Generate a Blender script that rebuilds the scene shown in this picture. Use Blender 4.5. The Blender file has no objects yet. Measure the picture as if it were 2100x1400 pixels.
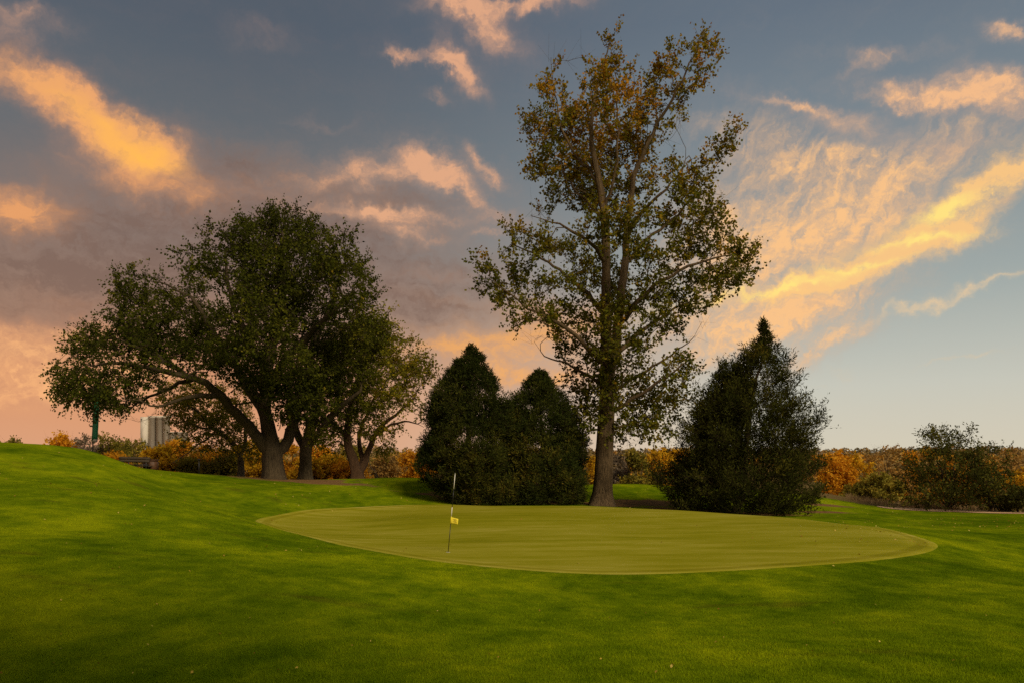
import bpy, math, random
import numpy as np
from mathutils import Vector

# ------------------------------------------------------------------ camera
scene = bpy.context.scene
COL = scene.collection
F = 1633.0          # focal length in pixels of the 2100 px wide photograph (28 mm)
ZC = 2.8            # camera height above the putting green
HY = 930.0          # eye-level line in the photograph
cam_data = bpy.data.cameras.new("camera")
cam = bpy.data.objects.new("camera", cam_data)
COL.objects.link(cam)
cam.location = (0, 0, ZC)
cam.rotation_euler = (math.radians(90), 0, 0)
cam_data.sensor_width = 36.0
cam_data.lens = 36.0 * F / 2100.0
cam_data.shift_y = (HY - 700.0) / 2100.0
cam_data.clip_start = 0.1
cam_data.clip_end = 12000
scene.camera = cam


def P(px, py, d):
    """measured picture position at an estimated distance -> place in the world (metres)"""
    return np.array([(px - 1050.0) / F * d, d, ZC + (HY - py) / F * d])


# ------------------------------------------------------------------ node helpers
class NB:
    def __init__(self, tree):
        self.t = tree
        self.n = tree.nodes
        self.l = tree.links

    def new(self, kind):
        return self.n.new(kind)

    def put(self, sock, v):
        if isinstance(v, bpy.types.NodeSocket):
            self.l.new(v, sock)
        elif v is not None:
            if isinstance(v, (tuple, list)) and len(v) == 3 and sock.type == 'RGBA':
                v = (*v, 1.0)
            sock.default_value = v

    def math(self, op, a, b=None, c=None, clamp=False):
        m = self.new("ShaderNodeMath")
        m.operation = op
        m.use_clamp = clamp
        for i, v in enumerate((a, b, c)):
            if v is not None:
                self.put(m.inputs[i], v)
        return m.outputs[0]

    def vmath(self, op, a, b=None, s=None):
        m = self.new("ShaderNodeVectorMath")
        m.operation = op
        self.put(m.inputs[0], a)
        if b is not None:
            self.put(m.inputs[1], b)
        if s is not None:
            self.put(m.inputs[3], s)
        return m.outputs["Value"] if op in ('DOT_PRODUCT', 'LENGTH') else m.outputs[0]

    def step(self, v, lo, hi, a=0.0, b=1.0, smooth=True):
        m = self.new("ShaderNodeMapRange")
        m.interpolation_type = 'SMOOTHSTEP' if smooth else 'LINEAR'
        for k, x in zip(("Value", "From Min", "From Max", "To Min", "To Max"), (v, lo, hi, a, b)):
            self.put(m.inputs[k], x)
        return m.outputs[0]

    def mix(self, f, a, b, blend='MIX'):
        m = self.new("ShaderNodeMix")
        m.data_type = 'RGBA'
        m.blend_type = blend
        self.put(m.inputs[0], f)
        self.put(m.inputs[6], a)
        self.put(m.inputs[7], b)
        return m.outputs[2]

    def noise(self, vec, scale, detail=4.0, rough=0.55, dist=0.0, out=0, lac=2.0):
        m = self.new("ShaderNodeTexNoise")
        if vec is not None:
            self.put(m.inputs["Vector"], vec)
        m.inputs["Scale"].default_value = scale
        m.inputs["Detail"].default_value = detail
        m.inputs["Roughness"].default_value = rough
        m.inputs["Lacunarity"].default_value = lac
        m.inputs["Distortion"].default_value = dist
        return m.outputs[out]

    def mapping(self, vec, loc=(0, 0, 0), rot=(0, 0, 0), scale=(1, 1, 1), kind='POINT'):
        m = self.new("ShaderNodeMapping")
        m.vector_type = kind
        self.put(m.inputs["Vector"], vec)
        m.inputs["Location"].default_value = loc
        m.inputs["Rotation"].default_value = rot
        m.inputs["Scale"].default_value = scale
        return m.outputs[0]

    def ramp(self, f, stops, interp='LINEAR'):
        m = self.new("ShaderNodeValToRGB")
        self.put(m.inputs[0], f)
        cr = m.color_ramp
        cr.interpolation = interp
        while len(cr.elements) < len(stops):
            cr.elements.new(0.5)
        for e, (p, c) in zip(cr.elements, stops):
            e.position = p
            e.color = (*c, 1.0) if len(c) == 3 else c
        return m.outputs[0]


def lin(r, g, b):
    """8 bit display colour -> linear"""
    def f(v):
        v = v / 255.0
        return v / 12.92 if v <= 0.04045 else ((v + 0.055) / 1.055) ** 2.4
    return (f(r), f(g), f(b))


# ------------------------------------------------------------------ sky
SUN_EL = math.radians(35)
SUN_AZ = math.radians(148)      # measured clockwise from +Y: behind the camera, to the right
world = bpy.data.worlds.new("World")
scene.world = world
world.use_nodes = True
wt = world.node_tree
wt.nodes.clear()
w = NB(wt)
wout = w.new("ShaderNodeOutputWorld")
bg = w.new("ShaderNodeBackground")
bg.inputs["Strength"].default_value = 0.1
tc = w.new("ShaderNodeTexCoord")
dirv = tc.outputs["Generated"]
sep = w.new("ShaderNodeSeparateXYZ")
w.put(sep.inputs[0], dirv)
DX, DY, DZ = sep.outputs
az = w.math('MULTIPLY', w.math('ARCTAN2', DX, DY), 57.29578)
el = w.math('MULTIPLY', w.math('ARCSINE', DZ), 57.29578)
cmb = w.new("ShaderNodeCombineXYZ")
w.put(cmb.inputs[0], az)
w.put(cmb.inputs[1], el)
AE = cmb.outputs[0]
sinaz = w.math('DIVIDE', DX, w.math('SQRT', w.math('ADD', w.math('ADD', w.math('MULTIPLY', DX, DX), w.math('MULTIPLY', DY, DY)), 1e-5)))


def ae(px, py):
    x = (px - 1050.0) / F
    z = (HY - py) / F
    return np.array([math.degrees(math.atan(x)), math.degrees(math.atan(z / math.sqrt(1 + x * x)))])


# turbulent displacement of the sky coordinates, so that no mass keeps a clean outline
wn = w.noise(AE, 0.33, 6, 0.62, 0, 1)
wv = w.vmath('SCALE', w.vmath('SUBTRACT', wn, (0.5, 0.5, 0.5)), s=3.6)
AEW = w.vmath('ADD', w.vmath('MULTIPLY', w.vmath('ADD', AE, wv), (1, 1, 0)), (0, 0, 1))
AEN = w.vmath('ADD', AE, w.vmath('SCALE', wv, s=0.9))
sepw = w.new("ShaderNodeSeparateXYZ")
w.put(sepw.inputs[0], AEW)
cq = w.new("ShaderNodeCombineXYZ")
w.put(cq.inputs[0], w.math('MULTIPLY', sepw.outputs[0], sepw.outputs[0]))
w.put(cq.inputs[1], w.math('MULTIPLY', sepw.outputs[0], sepw.outputs[1]))
w.put(cq.inputs[2], w.math('MULTIPLY', sepw.outputs[1], sepw.outputs[1]))
QUAD = cq.outputs[0]
chain = None


def blobs(lst, ga=1.12, gb=1.3):
    """sum of soft elliptical cloud masses, given as (x, y, half length, half width, slope, weight) measured in the
    picture and laid out in sky azimuth / elevation; each mass is exp(-quadratic form)"""
    global chain
    tot = None
    # every group reads the one before it (weight 1e-9), which keeps the node evaluation sequential
    quad = QUAD if chain is None else w.vmath('ADD', QUAD, w.math('MULTIPLY', chain, 1e-9))
    for (cx, cy, a, b, slope, amp) in lst:
        a, b = a * ga, b * gb
        c, s = math.cos(math.radians(slope)), math.sin(math.radians(slope))
        u = (ae(cx + a * c, cy - a * s) - ae(cx - a * c, cy + a * s)) / 2
        v = (ae(cx + b * s, cy + b * c) - ae(cx - b * s, cy - b * c)) / 2
        o = ae(cx, cy)
        th = math.atan2(u[1], u[0])
        R = np.array([[math.cos(th), math.sin(th)], [-math.sin(th), math.cos(th)]]) / np.array([[np.linalg.norm(u)], [np.linalg.norm(v)]])
        A = R.T @ R
        k1 = (-A[0, 0], -2 * A[0, 1], -A[1, 1])
        l_ = 2 * A @ o
        f = -float(o @ A @ o) + math.log(amp)
        e = w.math('ADD', w.vmath('DOT_PRODUCT', quad, k1), w.vmath('DOT_PRODUCT', AEW, (l_[0], l_[1], f)))
        g = w.math('EXPONENT', e)
        tot = g if tot is None else w.math('ADD', g, tot)
    chain = tot
    return tot


n_iso = w.noise(w.mapping(AEN, scale=(0.8, 1.15, 1)), 0.24, 8, 0.66)
n_fin = w.noise(w.mapping(AEN, (5, 1, 3), scale=(0.7, 1.3, 1)), 0.95, 5, 0.68)
n_str = w.noise(w.mapping(AEN, (3, 7, 0), (0, 0, 0), (0.075, 0.42, 1)), 1.0, 7, 0.66)
n_dia = w.noise(w.mapping(w.mapping(AEN, (0, 0, 9), (0, 0, math.radians(-17))), (0, 0, 0), (0, 0, 0), (0.09, 0.5, 1)), 1.0, 7, 0.68)
n_fib = w.noise(w.mapping(w.mapping(AEN, (0, 0, 5), (0, 0, math.radians(-58))), (0, 0, 0), (0, 0, 0), (0.16, 1.3, 1)), 1.0, 5, 0.62)


def dens(mass, n, lo, hi, k=1.6):
    # soft falloff of the mass times broken texture: filled where the mass is thick, wisps where it is thin
    t = w.step(w.math('ADD', n, w.math('MULTIPLY', w.math('SUBTRACT', mass, 0.8), 0.15)), 0.5 - 0.46 / k, 0.5 + 0.54 / k)
    d = w.math('MULTIPLY', w.step(mass, lo - 0.15, hi * 1.65), w.math('MULTIPLY_ADD', t, 0.88, 0.12))
    return w.math('MULTIPLY', d, w.math('MULTIPLY_ADD', n_fin, 1.0, 0.6), clamp=True)


def sc10(c):
    return tuple(10 * x for x in c)


sky = w.new("ShaderNodeTexSky")
sky.sky_type = 'NISHITA'
sky.sun_disc = False
sky.sun_elevation = SUN_EL
sky.sun_rotation = SUN_AZ
sky.air_density = 1.0
sky.dust_density = 3.0
sky.ozone_density = 1.0
eln = w.math('DIVIDE', el, 45.0, clamp=True)
right = w.ramp(eln, [(0.0, lin(217, 208, 186)), (0.10, lin(200, 200, 188)), (0.24, lin(160, 170, 168)), (0.42, lin(124, 138, 146)), (0.62, lin(98, 112, 127)), (1.0, lin(78, 92, 108))])
left = w.ramp(eln, [(0.0, lin(224, 164, 126)), (0.06, lin(222, 156, 114)), (0.12, lin(206, 142, 104)), (0.19, lin(172, 128, 102)), (0.30, lin(126, 110, 104)), (0.45, lin(96, 102, 108)), (0.60, lin(78, 89, 102)), (1.0, lin(70, 82, 96))])
base = w.mix(w.step(sinaz, -0.34, 0.38), left, right)
base = w.mix(1.0, base, (10, 10, 10), 'MULTIPLY')
base = w.mix(0.12, base, w.mix(1.0, sky.outputs[0], (0.75, 0.62, 0.42), 'MULTIPLY'))
# broken evening cloud all round the sky
gen = w.step(w.noise(w.mapping(dirv, (0, 0, 0), (0, 0, 0), (1, 1, 2.2)), 2.4, 5, 0.6), 0.5, 0.72)
far_sky = w.mix(w.math('MULTIPLY', gen, 0.7), base, sc10(lin(196, 150, 122)))
col = base


def layer(col, mass, n, lo, hi, k, alpha, lit, shade=None):
    """one cloud layer: thin edges take the shade colour, thick parts the lit one"""
    d = dens(mass, n, lo, hi, k)
    c = sc10(lit) if shade is None else w.mix(w.math('MULTIPLY', d, w.math('MULTIPLY_ADD', n_fin, 1.9, 0.05), clamp=True), sc10(shade), sc10(lit))
    return w.mix(w.math('MULTIPLY', d, alpha), col, c)


# low orange bank behind the trees in the middle
mE = blobs([(975, 695, 170, 20, 4, 1.35), (1060, 765, 180, 36, -6, 1.1), (1200, 720, 200, 60, 5, .8), (920, 612, 150, 14, -6, .75), (1180, 640, 190, 40, 10, .7), (880, 660, 140, 16, 4, .7)])
col = layer(col, mE, n_str, 0.0, 1.05, 1.4, 0.95, lin(236, 168, 98), lin(190, 142, 112))
mid = col
# --- left half of the view
# thin grey-mauve sheets
mB = blobs([(700, 520, 420, 150, -3, .55), (620, 470, 320, 70, -4, .7), (520, 330, 260, 40, -10, .4), (150, 470, 340, 80, -8, 1.15), (60, 590, 240, 70, 0, 1.15), (430, 390, 200, 70, -20, 1.0), (880, 580, 240, 60, -6, .75), (700, 410, 240, 50, -6, .65), (880, 640, 150, 40, 0, .7), (300, 560, 220, 60, 0, 1.0), (250, 650, 200, 24, 0, .7), (120, 730, 240, 14, 2, .6), (60, 830, 200, 12, 0, .35)])
col = layer(col, mB, n_str, 0.0, 1.0, 1.2, 0.85, lin(122, 98, 87), lin(146, 120, 106))
# peach glow on their lower edges
mL = blobs([(330, 372, 160, 40, -22, 1.35), (40, 428, 115, 46, -8, 1.9), (230, 350, 130, 32, -18, .6), (90, 605, 110, 22, 0, .6), (540, 400, 110, 24, -14, .65), (70, 690, 170, 30, 0, 1.0), (110, 775, 210, 36, 0, 1.0), (330, 620, 160, 14, 0, .6), (250, 645, 140, 18, 0, .55)])
col = layer(col, mL, n_iso, 0.04, 1.2, 1.6, 0.95, lin(228, 158, 102), lin(172, 128, 104))
# salmon glow low on the left
mS = blobs([(80, 690, 220, 36, 0, 1.2), (60, 790, 260, 44, 0, 1.3), (300, 750, 220, 34, 0, .9), (420, 850, 300, 40, 0, .6)])
col = layer(col, mS, n_str, 0.0, 1.0, 2.0, 0.85, lin(244, 178, 120), lin(206, 140, 104))
# centre wisps
mC = blobs([(800, 352, 175, 34, -4, 1.05), (890, 342, 80, 26, -28, .9), (790, 440, 230, 15, -5, 1.3), (965, 402, 105, 17, -34, 1.0), (820, 472, 80, 24, -24, 1.0), (640, 378, 150, 22, 0, .75), (880, 486, 150, 12, -2, .65), (992, 338, 66, 14, -42, 1.25), (1000, 480, 34, 8, 0, .9), (880, 560, 180, 13, -5, .6)])
col = layer(col, mC, n_str, 0.0, 1.15, 1.7, 0.95, lin(222, 166, 128), lin(162, 136, 122))
# small clouds high in the middle
mD = blobs([(985, 50, 110, 36, -38, 1.6), (1060, 6, 160, 18, 4, 1.5), (938, 142, 66, 20, -52, 1.7), (868, 128, 76, 13, -10, 1.4), (815, 110, 34, 15, -36, 1.05), (900, 200, 30, 11, -20, 1.0), (520, 62, 90, 32, -16, .55), (50, 25, 70, 18, -12, 1.0), (20, 62, 80, 24, -24, .85), (650, 258, 90, 9, -4, .6), (130, 60, 60, 24, 0, .45)])
col = layer(col, mD, n_iso, 0.05, 1.1, 1.9, 0.95, lin(220, 164, 128), lin(150, 128, 120))
# big sunlit bank
mA = blobs([(30, 145, 150, 40, -33, 1.5), (190, 240, 150, 46, -33, 1.6), (275, 290, 95, 34, -24, 1.1), (352, 294, 66, 26, -4, 1.0), (150, 265, 180, 36, -24, .5), (330, 335, 100, 36, -10, .6)])
dA = dens(mA, n_iso, 0.06, 1.15, 1.3)
hA = w.math('MULTIPLY', blobs([(285, 305, 100, 34, -26, 1.0), (160, 225, 150, 24, -33, .35)], 1, 1), w.math('MULTIPLY_ADD', n_iso, 1.3, 0.15), clamp=True)
col_left = w.mix(w.math('MULTIPLY', dA, 0.97), col, w.mix(hA, w.mix(dA, sc10(lin(146, 118, 108)), sc10(lin(228, 160, 108))), sc10(lin(255, 184, 84))))
# --- right half of the view
col = mid
chain = mE
# broad thin veil, ribbed
mV = blobs([(1900, 300, 170, 40, 10, .6), (1960, 250, 120, 30, -6, .5), (1560, 420, 160, 60, 10, .4), (1620, 490, 230, 85, 16, .76), (1650, 325, 190, 50, -10, .95), (1470, 560, 190, 100, 10, .75), (1700, 632, 210, 28, 20, .8), (1840, 400, 190, 40, 24, .6), (1420, 690, 190, 60, 12, .7), (1660, 726, 140, 24, 28, 1.15), (1560, 670, 160, 32, 20, .6), (1500, 255, 180, 30, 0, .45), (1400, 380, 150, 80, 0, .3), (1760, 480, 160, 30, 22, .4)])
nV = w.math('ADD', w.math('MULTIPLY', n_fib, 0.55), w.math('MULTIPLY', n_dia, 0.45))
col = layer(col, mV, nV, 0.0, 1.1, 2.6, 0.97, lin(244, 190, 132), lin(186, 160, 140))
# small flecks higher up
mW = blobs([(1850, 190, 150, 24, -6, 1.1), (1900, 212, 100, 14, -8, .8), (2060, 190, 110, 36, -14, 1.8), (2080, 55, 56, 20, -10, 1.6), (1800, 100, 140, 15, 4, .65), (1770, 130, 50, 15, 20, 1.0), (1720, 250, 110, 22, -10, 1.0), (1620, 215, 90, 11, -8, .9), (1940, 300, 120, 22, 0, .7), (2060, 420, 24, 15, 0, .9), (1480, 180, 120, 20, 6, .4)])
col = layer(col, mW, n_iso, 0.02, 1.1, 2.3, 0.95, lin(240, 184, 134), lin(172, 150, 138))
# long sunlit streak and the thinner one under it
mF = blobs([(1480, 620, 210, 11, 8, 1.0), (1640, 592, 170, 14, 9, 1.2), (1790, 548, 150, 20, 14, 1.2), (1890, 490, 140, 24, 14, 1.2), (1960, 425, 130, 28, 24, 1.25), (2090, 340, 130, 32, 30, 1.35), (1700, 560, 150, 24, 15, .5)], 1.12, 1.4)
dF = dens(mF, n_dia, 0.02, 1.05, 2.5)
hF = w.math('MULTIPLY', blobs([(1945, 428, 70, 18, 18, 1.3), (1890, 492, 90, 9, 9, 1.1), (1590, 598, 120, 8, 12, 1.4), (1760, 550, 80, 8, 6, 1.0), (1420, 624, 80, 8, 8, 1.0)], 1, 1), w.math('MULTIPLY_ADD', n_dia, 2.2, -0.38), clamp=True)
col = w.mix(w.math('MULTIPLY', dF, 0.92), col, w.mix(hF, sc10(lin(246, 194, 126)), sc10(lin(255, 224, 124))))
mG = blobs([(2020, 588, 170, 8, 17, 1.2), (1880, 622, 120, 8, 20, .6), (2010, 732, 36, 6, 6, 1.2), (1935, 743, 46, 4, 4, 1.0), (1720, 762, 28, 6, 6, .8), (1672, 790, 20, 4, 0, .6)])
col_right = layer(col, mG, n_dia, 0.0, 1.2, 1.8, 0.85, lin(238, 200, 150), lin(205, 186, 156))
w.put(bg.inputs["Color"], col_left)
bgr = w.new("ShaderNodeBackground")
bgr.inputs["Strength"].default_value = 0.1
w.put(bgr.inputs["Color"], col_right)
lr = w.new("ShaderNodeMixShader")
w.put(lr.inputs[0], w.step(az, 4.5, 9.5))
w.put(lr.inputs[1], bg.outputs[0])
w.put(lr.inputs[2], bgr.outputs[0])
bg2 = w.new("ShaderNodeBackground")
bg2.inputs["Strength"].default_value = 0.1
w.put(bg2.inputs["Color"], far_sky)
wm = w.new("ShaderNodeMixShader")
inside = w.math('MULTIPLY', w.math('MULTIPLY', w.step(DY, 0.62, 0.78), w.step(DZ, -0.02, 0.0)), w.math('SUBTRACT', 1.0, w.step(DZ, 0.56, 0.68)))
w.put(wm.inputs[0], inside)
w.put(wm.inputs[1], bg2.outputs[0])
w.put(wm.inputs[2], lr.outputs[0])
w.put(wout.inputs[0], wm.outputs[0])

# ------------------------------------------------------------------ sun (soft, through the evening cloud)
sun_data = bpy.data.lights.new("sun", 'SUN')
sun_data.energy = 2.9
sun_data.angle = math.radians(22)
sun_data.color = (1.0, 0.86, 0.62)
sun = bpy.data.objects.new("sun", sun_data)
COL.objects.link(sun)
sdir = Vector((math.sin(SUN_AZ) * math.cos(SUN_EL), math.cos(SUN_AZ) * math.cos(SUN_EL), math.sin(SUN_EL)))
sun.rotation_euler = sdir.to_track_quat('Z', 'Y').to_euler()
sun.location = sdir * 60

vs = scene.view_settings
scene.display_settings.display_device = 'sRGB'
vs.view_transform = 'Standard'
vs.look = 'None'
vs.exposure = 0.1
vs.gamma = 1.0
vs.use_curve_mapping = False
cy = scene.cycles
cy.max_bounces = 5
cy.diffuse_bounces = 2
cy.glossy_bounces = 2
cy.transmission_bounces = 3
cy.transparent_max_bounces = 4
cy.caustics_reflective = False
cy.caustics_refractive = False
cy.use_denoising = False
world.cycles.sampling_method = 'NONE'
cy.use_adaptive_sampling = True
cy.adaptive_threshold = 0.012

# ------------------------------------------------------------------ object helpers
rng = np.random.default_rng(11)


def tag(o, label=None, cat=None, group=None, kind=None):
    if label:
        o["label"] = label
    if cat:
        o["category"] = cat
    if group:
        o["group"] = group
    if kind:
        o["kind"] = kind
    return o


def empty(name, loc, rz=0.0):
    o = bpy.data.objects.new(name, None)
    COL.objects.link(o)
    o.location = tuple(loc)
    o.rotation_euler = (0, 0, rz)
    o.empty_display_size = 0.3
    return o


def mesh_np(name, verts, faces_list, mat=None, smooth=False, tint=None):
    """verts (N,3); faces_list: list of int arrays (M,3) / (M,4); tint: one value per face"""
    me = bpy.data.meshes.new(name)
    verts = np.asarray(verts, dtype=np.float32)
    me.vertices.add(len(verts))
    me.vertices.foreach_set("co", verts.ravel())
    faces_list = [np.asarray(f, dtype=np.int32) for f in faces_list if len(f)]
    tot = [np.full(len(f), f.shape[1], dtype=np.int32) for f in faces_list]
    loops = np.concatenate([f.ravel() for f in faces_list])
    tot = np.concatenate(tot)
    start = np.concatenate([[0], np.cumsum(tot)[:-1]]).astype(np.int32)
    me.loops.add(len(loops))
    me.loops.foreach_set("vertex_index", loops)
    me.polygons.add(len(tot))
    me.polygons.foreach_set("loop_start", start)
    me.polygons.foreach_set("loop_total", tot)
    if smooth:
        me.polygons.foreach_set("use_smooth", np.ones(len(tot), dtype=bool))
    if tint is not None:
        a = me.attributes.new("tint", 'FLOAT', 'FACE')
        a.data.foreach_set("value", np.asarray(tint, dtype=np.float32))
    me.update(calc_edges=True)
    if mat:
        me.materials.append(mat)
    return me


def obj(name, me, parent=None, loc=None):
    o = bpy.data.objects.new(name, me)
    COL.objects.link(o)
    if parent is not None:
        o.parent = parent
    if loc is not None:
        o.location = tuple(loc)
    return o


class MB:
    """collects simple solids into ONE mesh"""
    def __init__(self):
        self.v, self.q, self.t, self.n = [], [], [], 0

    def add(self, v, q=(), t=()):
        v = np.asarray(v, float)
        self.v.append(v)
        if len(q):
            self.q.append(np.asarray(q) + self.n)
        if len(t):
            self.t.append(np.asarray(t) + self.n)
        self.n += len(v)
        return self

    def box(self, c, s, rz=0.0, bev=0.0):
        sx, sy, sz = s[0] / 2, s[1] / 2, s[2] / 2
        if bev > 0:
            b = min(bev, sx * .9, sy * .9, sz * .9)
            prof = [(-sz, b), (-sz + b, 0), (sz - b, 0), (sz, b)]
            ring = []
            for (z, ins) in prof:
                X, Y = sx - ins, sy - ins
                cc = b
                pts = [(X - cc, -Y), (X, -Y + cc), (X, Y - cc), (X - cc, Y), (-X + cc, Y), (-X, Y - cc), (-X, -Y + cc), (-X + cc, -Y)]
                ring += [(x, y, z) for x, y in pts]
            v = np.array(ring)
            q = [(r * 8 + k, r * 8 + (k + 1) % 8, (r + 1) * 8 + (k + 1) % 8, (r + 1) * 8 + k) for r in range(3) for k in range(8)]
            t = [(24, 24 + k, 24 + k + 1) for k in range(1, 7)] + [(0, k + 1, k) for k in range(1, 7)]
        else:
            v = np.array([(x, y, z) for z in (-sz, sz) for y in (-sy, sy) for x in (-sx, sx)])
            q = [(0, 2, 3, 1), (4, 5, 7, 6), (0, 1, 5, 4), (2, 6, 7, 3), (0, 4, 6, 2), (1, 3, 7, 5)]
            t = []
        c_, s_ = math.cos(rz), math.sin(rz)
        v = np.stack([v[:, 0] * c_ - v[:, 1] * s_, v[:, 0] * s_ + v[:, 1] * c_, v[:, 2]], 1) + np.asarray(c, float)
        return self.add(v, q, t)

    def tube(self, pts, rads, n=8, cap=True):
        v, q, t = tube(np.asarray(pts, float), np.asarray(rads, float), n, cap)
        return self.add(v, q, t)

    def mesh(self, name, mat, smooth=False):
        fl = []
        if self.q:
            fl.append(np.concatenate(self.q))
        if self.t:
            fl.append(np.concatenate(self.t))
        return mesh_np(name, np.concatenate(self.v), fl, mat, smooth)


def tube(p, r, n=8, cap=False, jitter=None):
    k = len(p)
    t = np.gradient(p, axis=0)
    t /= np.linalg.norm(t, axis=1, keepdims=True) + 1e-9
    m = t.mean(0)
    ref = np.array([1.0, 0, 0]) if abs(m[0]) < 0.6 * np.linalg.norm(m) + 1e-9 else np.array([0, 1.0, 0])
    a = np.cross(t, ref)
    a /= np.linalg.norm(a, axis=1, keepdims=True) + 1e-9
    b = np.cross(t, a)
    th = np.arange(n) * 2 * np.pi / n
    rr = r[:, None] * np.ones(n)[None]
    if jitter is not None:
        rr = rr * jitter(k, n)
    v = p[:, None] + rr[..., None] * (np.cos(th)[None, :, None] * a[:, None] + np.sin(th)[None, :, None] * b[:, None])
    v = v.reshape(-1, 3)
    i = np.arange(k - 1)[:, None] * n
    j = np.arange(n)[None]
    j2 = (j + 1) % n
    q = np.stack([i + j, i + j2, i + n + j2, i + n + j], -1).reshape(-1, 4)
    tr = []
    if cap:
        base = (k - 1) * n
        tr = [(base, base + x, base + x + 1) for x in range(1, n - 1)] + [(0, x + 1, x) for x in range(1, n - 1)]
    return v, q, tr


def cr(pts, seg):
    """Catmull-Rom resample of a polyline (any number of columns)"""
    p = np.asarray(pts, float)
    e = np.vstack([2 * p[0] - p[1], p, 2 * p[-1] - p[-2]])
    out = []
    for i in range(1, len(e) - 2):
        L = np.linalg.norm(e[i + 1][:3] - e[i][:3])
        n = max(2, int(math.ceil(L / seg)))
        for s in np.arange(n) / n:
            a, b, c, d = e[i - 1], e[i], e[i + 1], e[i + 2]
            out.append(0.5 * ((2 * b) + (-a + c) * s + (2 * a - 5 * b + 4 * c - d) * s * s + (-a + 3 * b - 3 * c + d) * s ** 3))
    out.append(p[-1])
    return np.array(out)


# ------------------------------------------------------------------ materials
def new_mat(name):
    m = bpy.data.materials.new(name)
    m.use_nodes = True
    m.node_tree.nodes.clear()
    b = NB(m.node_tree)
    o = b.new("ShaderNodeOutputMaterial")
    return m, b, o


def plain(name, c, rough=0.6, var=0.25, scale=6.0, metal=0.0, bump=0.0, stretch=(1, 1, 1), spec=0.4):
    m, b, o = new_mat(name)
    co = b.new("ShaderNodeTexCoord").outputs["Object"]
    n = b.noise(b.mapping(co, scale=stretch), scale, 5, 0.6)
    colr = b.mix(n, tuple(x * (1 - var) for x in c), tuple(min(1, x * (1 + var)) for x in c))
    p = b.new("ShaderNodeBsdfPrincipled")
    b.put(p.inputs["Base Color"], colr)
    p.inputs["Roughness"].default_value = rough
    p.inputs["Metallic"].default_value = metal
    p.inputs["Specular IOR Level"].default_value = spec
    if bump:
        bn = b.new("ShaderNodeBump")
        bn.inputs["Strength"].default_value = bump
        bn.inputs["Distance"].default_value = 0.02
        b.put(bn.inputs["Height"], n)
        b.put(p.inputs["Normal"], bn.outputs[0])
    b.put(o.inputs[0], p.outputs[0])
    return m


def leaf_mat(name, stops, trans=0.3, spot=0.35):
    m, b, o = new_mat(name)
    at = b.new("ShaderNodeAttribute")
    at.attribute_name = "tint"
    oi = b.new("ShaderNodeObjectInfo")
    co = b.new("ShaderNodeTexCoord").outputs["Object"]
    n = b.noise(co, 0.55, 3, 0.5)
    f = b.math('ADD', at.outputs["Fac"], b.math('MULTIPLY', b.math('SUBTRACT', n, 0.5), spot), clamp=True)
    c = b.ramp(f, stops)
    c = b.mix(1.0, c, b.ramp(oi.outputs["Random"], [(0, (0.88, 0.88, 0.88)), (1, (1.1, 1.1, 1.1))]), 'MULTIPLY')
    d = b.new("ShaderNodeBsdfDiffuse")
    b.put(d.inputs[0], c)
    tr = b.new("ShaderNodeBsdfTranslucent")
    b.put(tr.inputs[0], b.mix(1.0, c, (1.25, 1.1, 0.6), 'MULTIPLY'))
    mx = b.new("ShaderNodeMixShader")
    mx.inputs[0].default_value = trans
    b.put(mx.inputs[1], d.outputs[0])
    b.put(mx.inputs[2], tr.outputs[0])
    b.put(o.inputs[0], mx.outputs[0])
    return m


def bark_mat(name, c1, c2, scale=2.2, bump=0.8):
    m, b, o = new_mat(name)
    co = b.new("ShaderNodeTexCoord").outputs["Object"]
    st = b.mapping(co, scale=(1, 1, 0.16))
    n1 = b.noise(st, scale * 4.5, 6, 0.65, 0.6)
    n2 = b.noise(co, 0.9, 4, 0.6)
    f = b.math('ADD', b.math('MULTIPLY', n1, 0.75), b.math('MULTIPLY', n2, 0.3))
    c = b.ramp(f, [(0.32, c1), (0.72, c2)])
    p = b.new("ShaderNodeBsdfPrincipled")
    b.put(p.inputs["Base Color"], c)
    p.inputs["Roughness"].default_value = 0.92
    p.inputs["Specular IOR Level"].default_value = 0.15
    bn = b.new("ShaderNodeBump")
    bn.inputs["Strength"].default_value = bump
    bn.inputs["Distance"].default_value = 0.12
    b.put(bn.inputs["Height"], n1)
    b.put(p.inputs["Normal"], bn.outputs[0])
    b.put(o.inputs[0], p.outputs[0])
    return m


M = {}
M['elm_leaf'] = leaf_mat("elm_leaf", [(0.0, (.030, .036, .005)), (0.5, (.062, .068, .008)), (0.85, (.125, .115, .012)), (1.0, (.24, .165, .015))], 0.3, 0.5)
M['olive_leaf'] = leaf_mat("olive_leaf", [(0.0, (.060, .068, .008)), (0.5, (.16, .155, .015)), (0.8, (.30, .25, .02)), (1.0, (.46, .30, .02))], 0.38)
M['cotton_leaf'] = leaf_mat("cottonwood_leaf", [(0.0, (.050, .060, .008)), (0.4, (.110, .112, .012)), (0.62, (.190, .155, .014)), (0.82, (.27, .175, .015)), (1.0, (.40, .19, .018))], 0.38)
M['cedar_leaf'] = leaf_mat("cedar_leaf", [(0.0, (.020, .028, .006)), (0.5, (.040, .046, .008)), (0.8, (.092, .085, .012)), (1.0, (.15, .105, .016))], 0.12, 1.0)
M['juniper_leaf'] = leaf_mat("juniper_leaf", [(0.0, (.024, .028, .005)), (0.5, (.052, .052, .009)), (0.8, (.10, .085, .012)), (1.0, (.16, .11, .016))], 0.15, 0.8)
M['bush_leaf'] = leaf_mat("bush_leaf", [(0.0, (.034, .038, .009)), (0.5, (.080, .082, .016)), (1.0, (.16, .135, .022))], 0.25)
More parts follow.
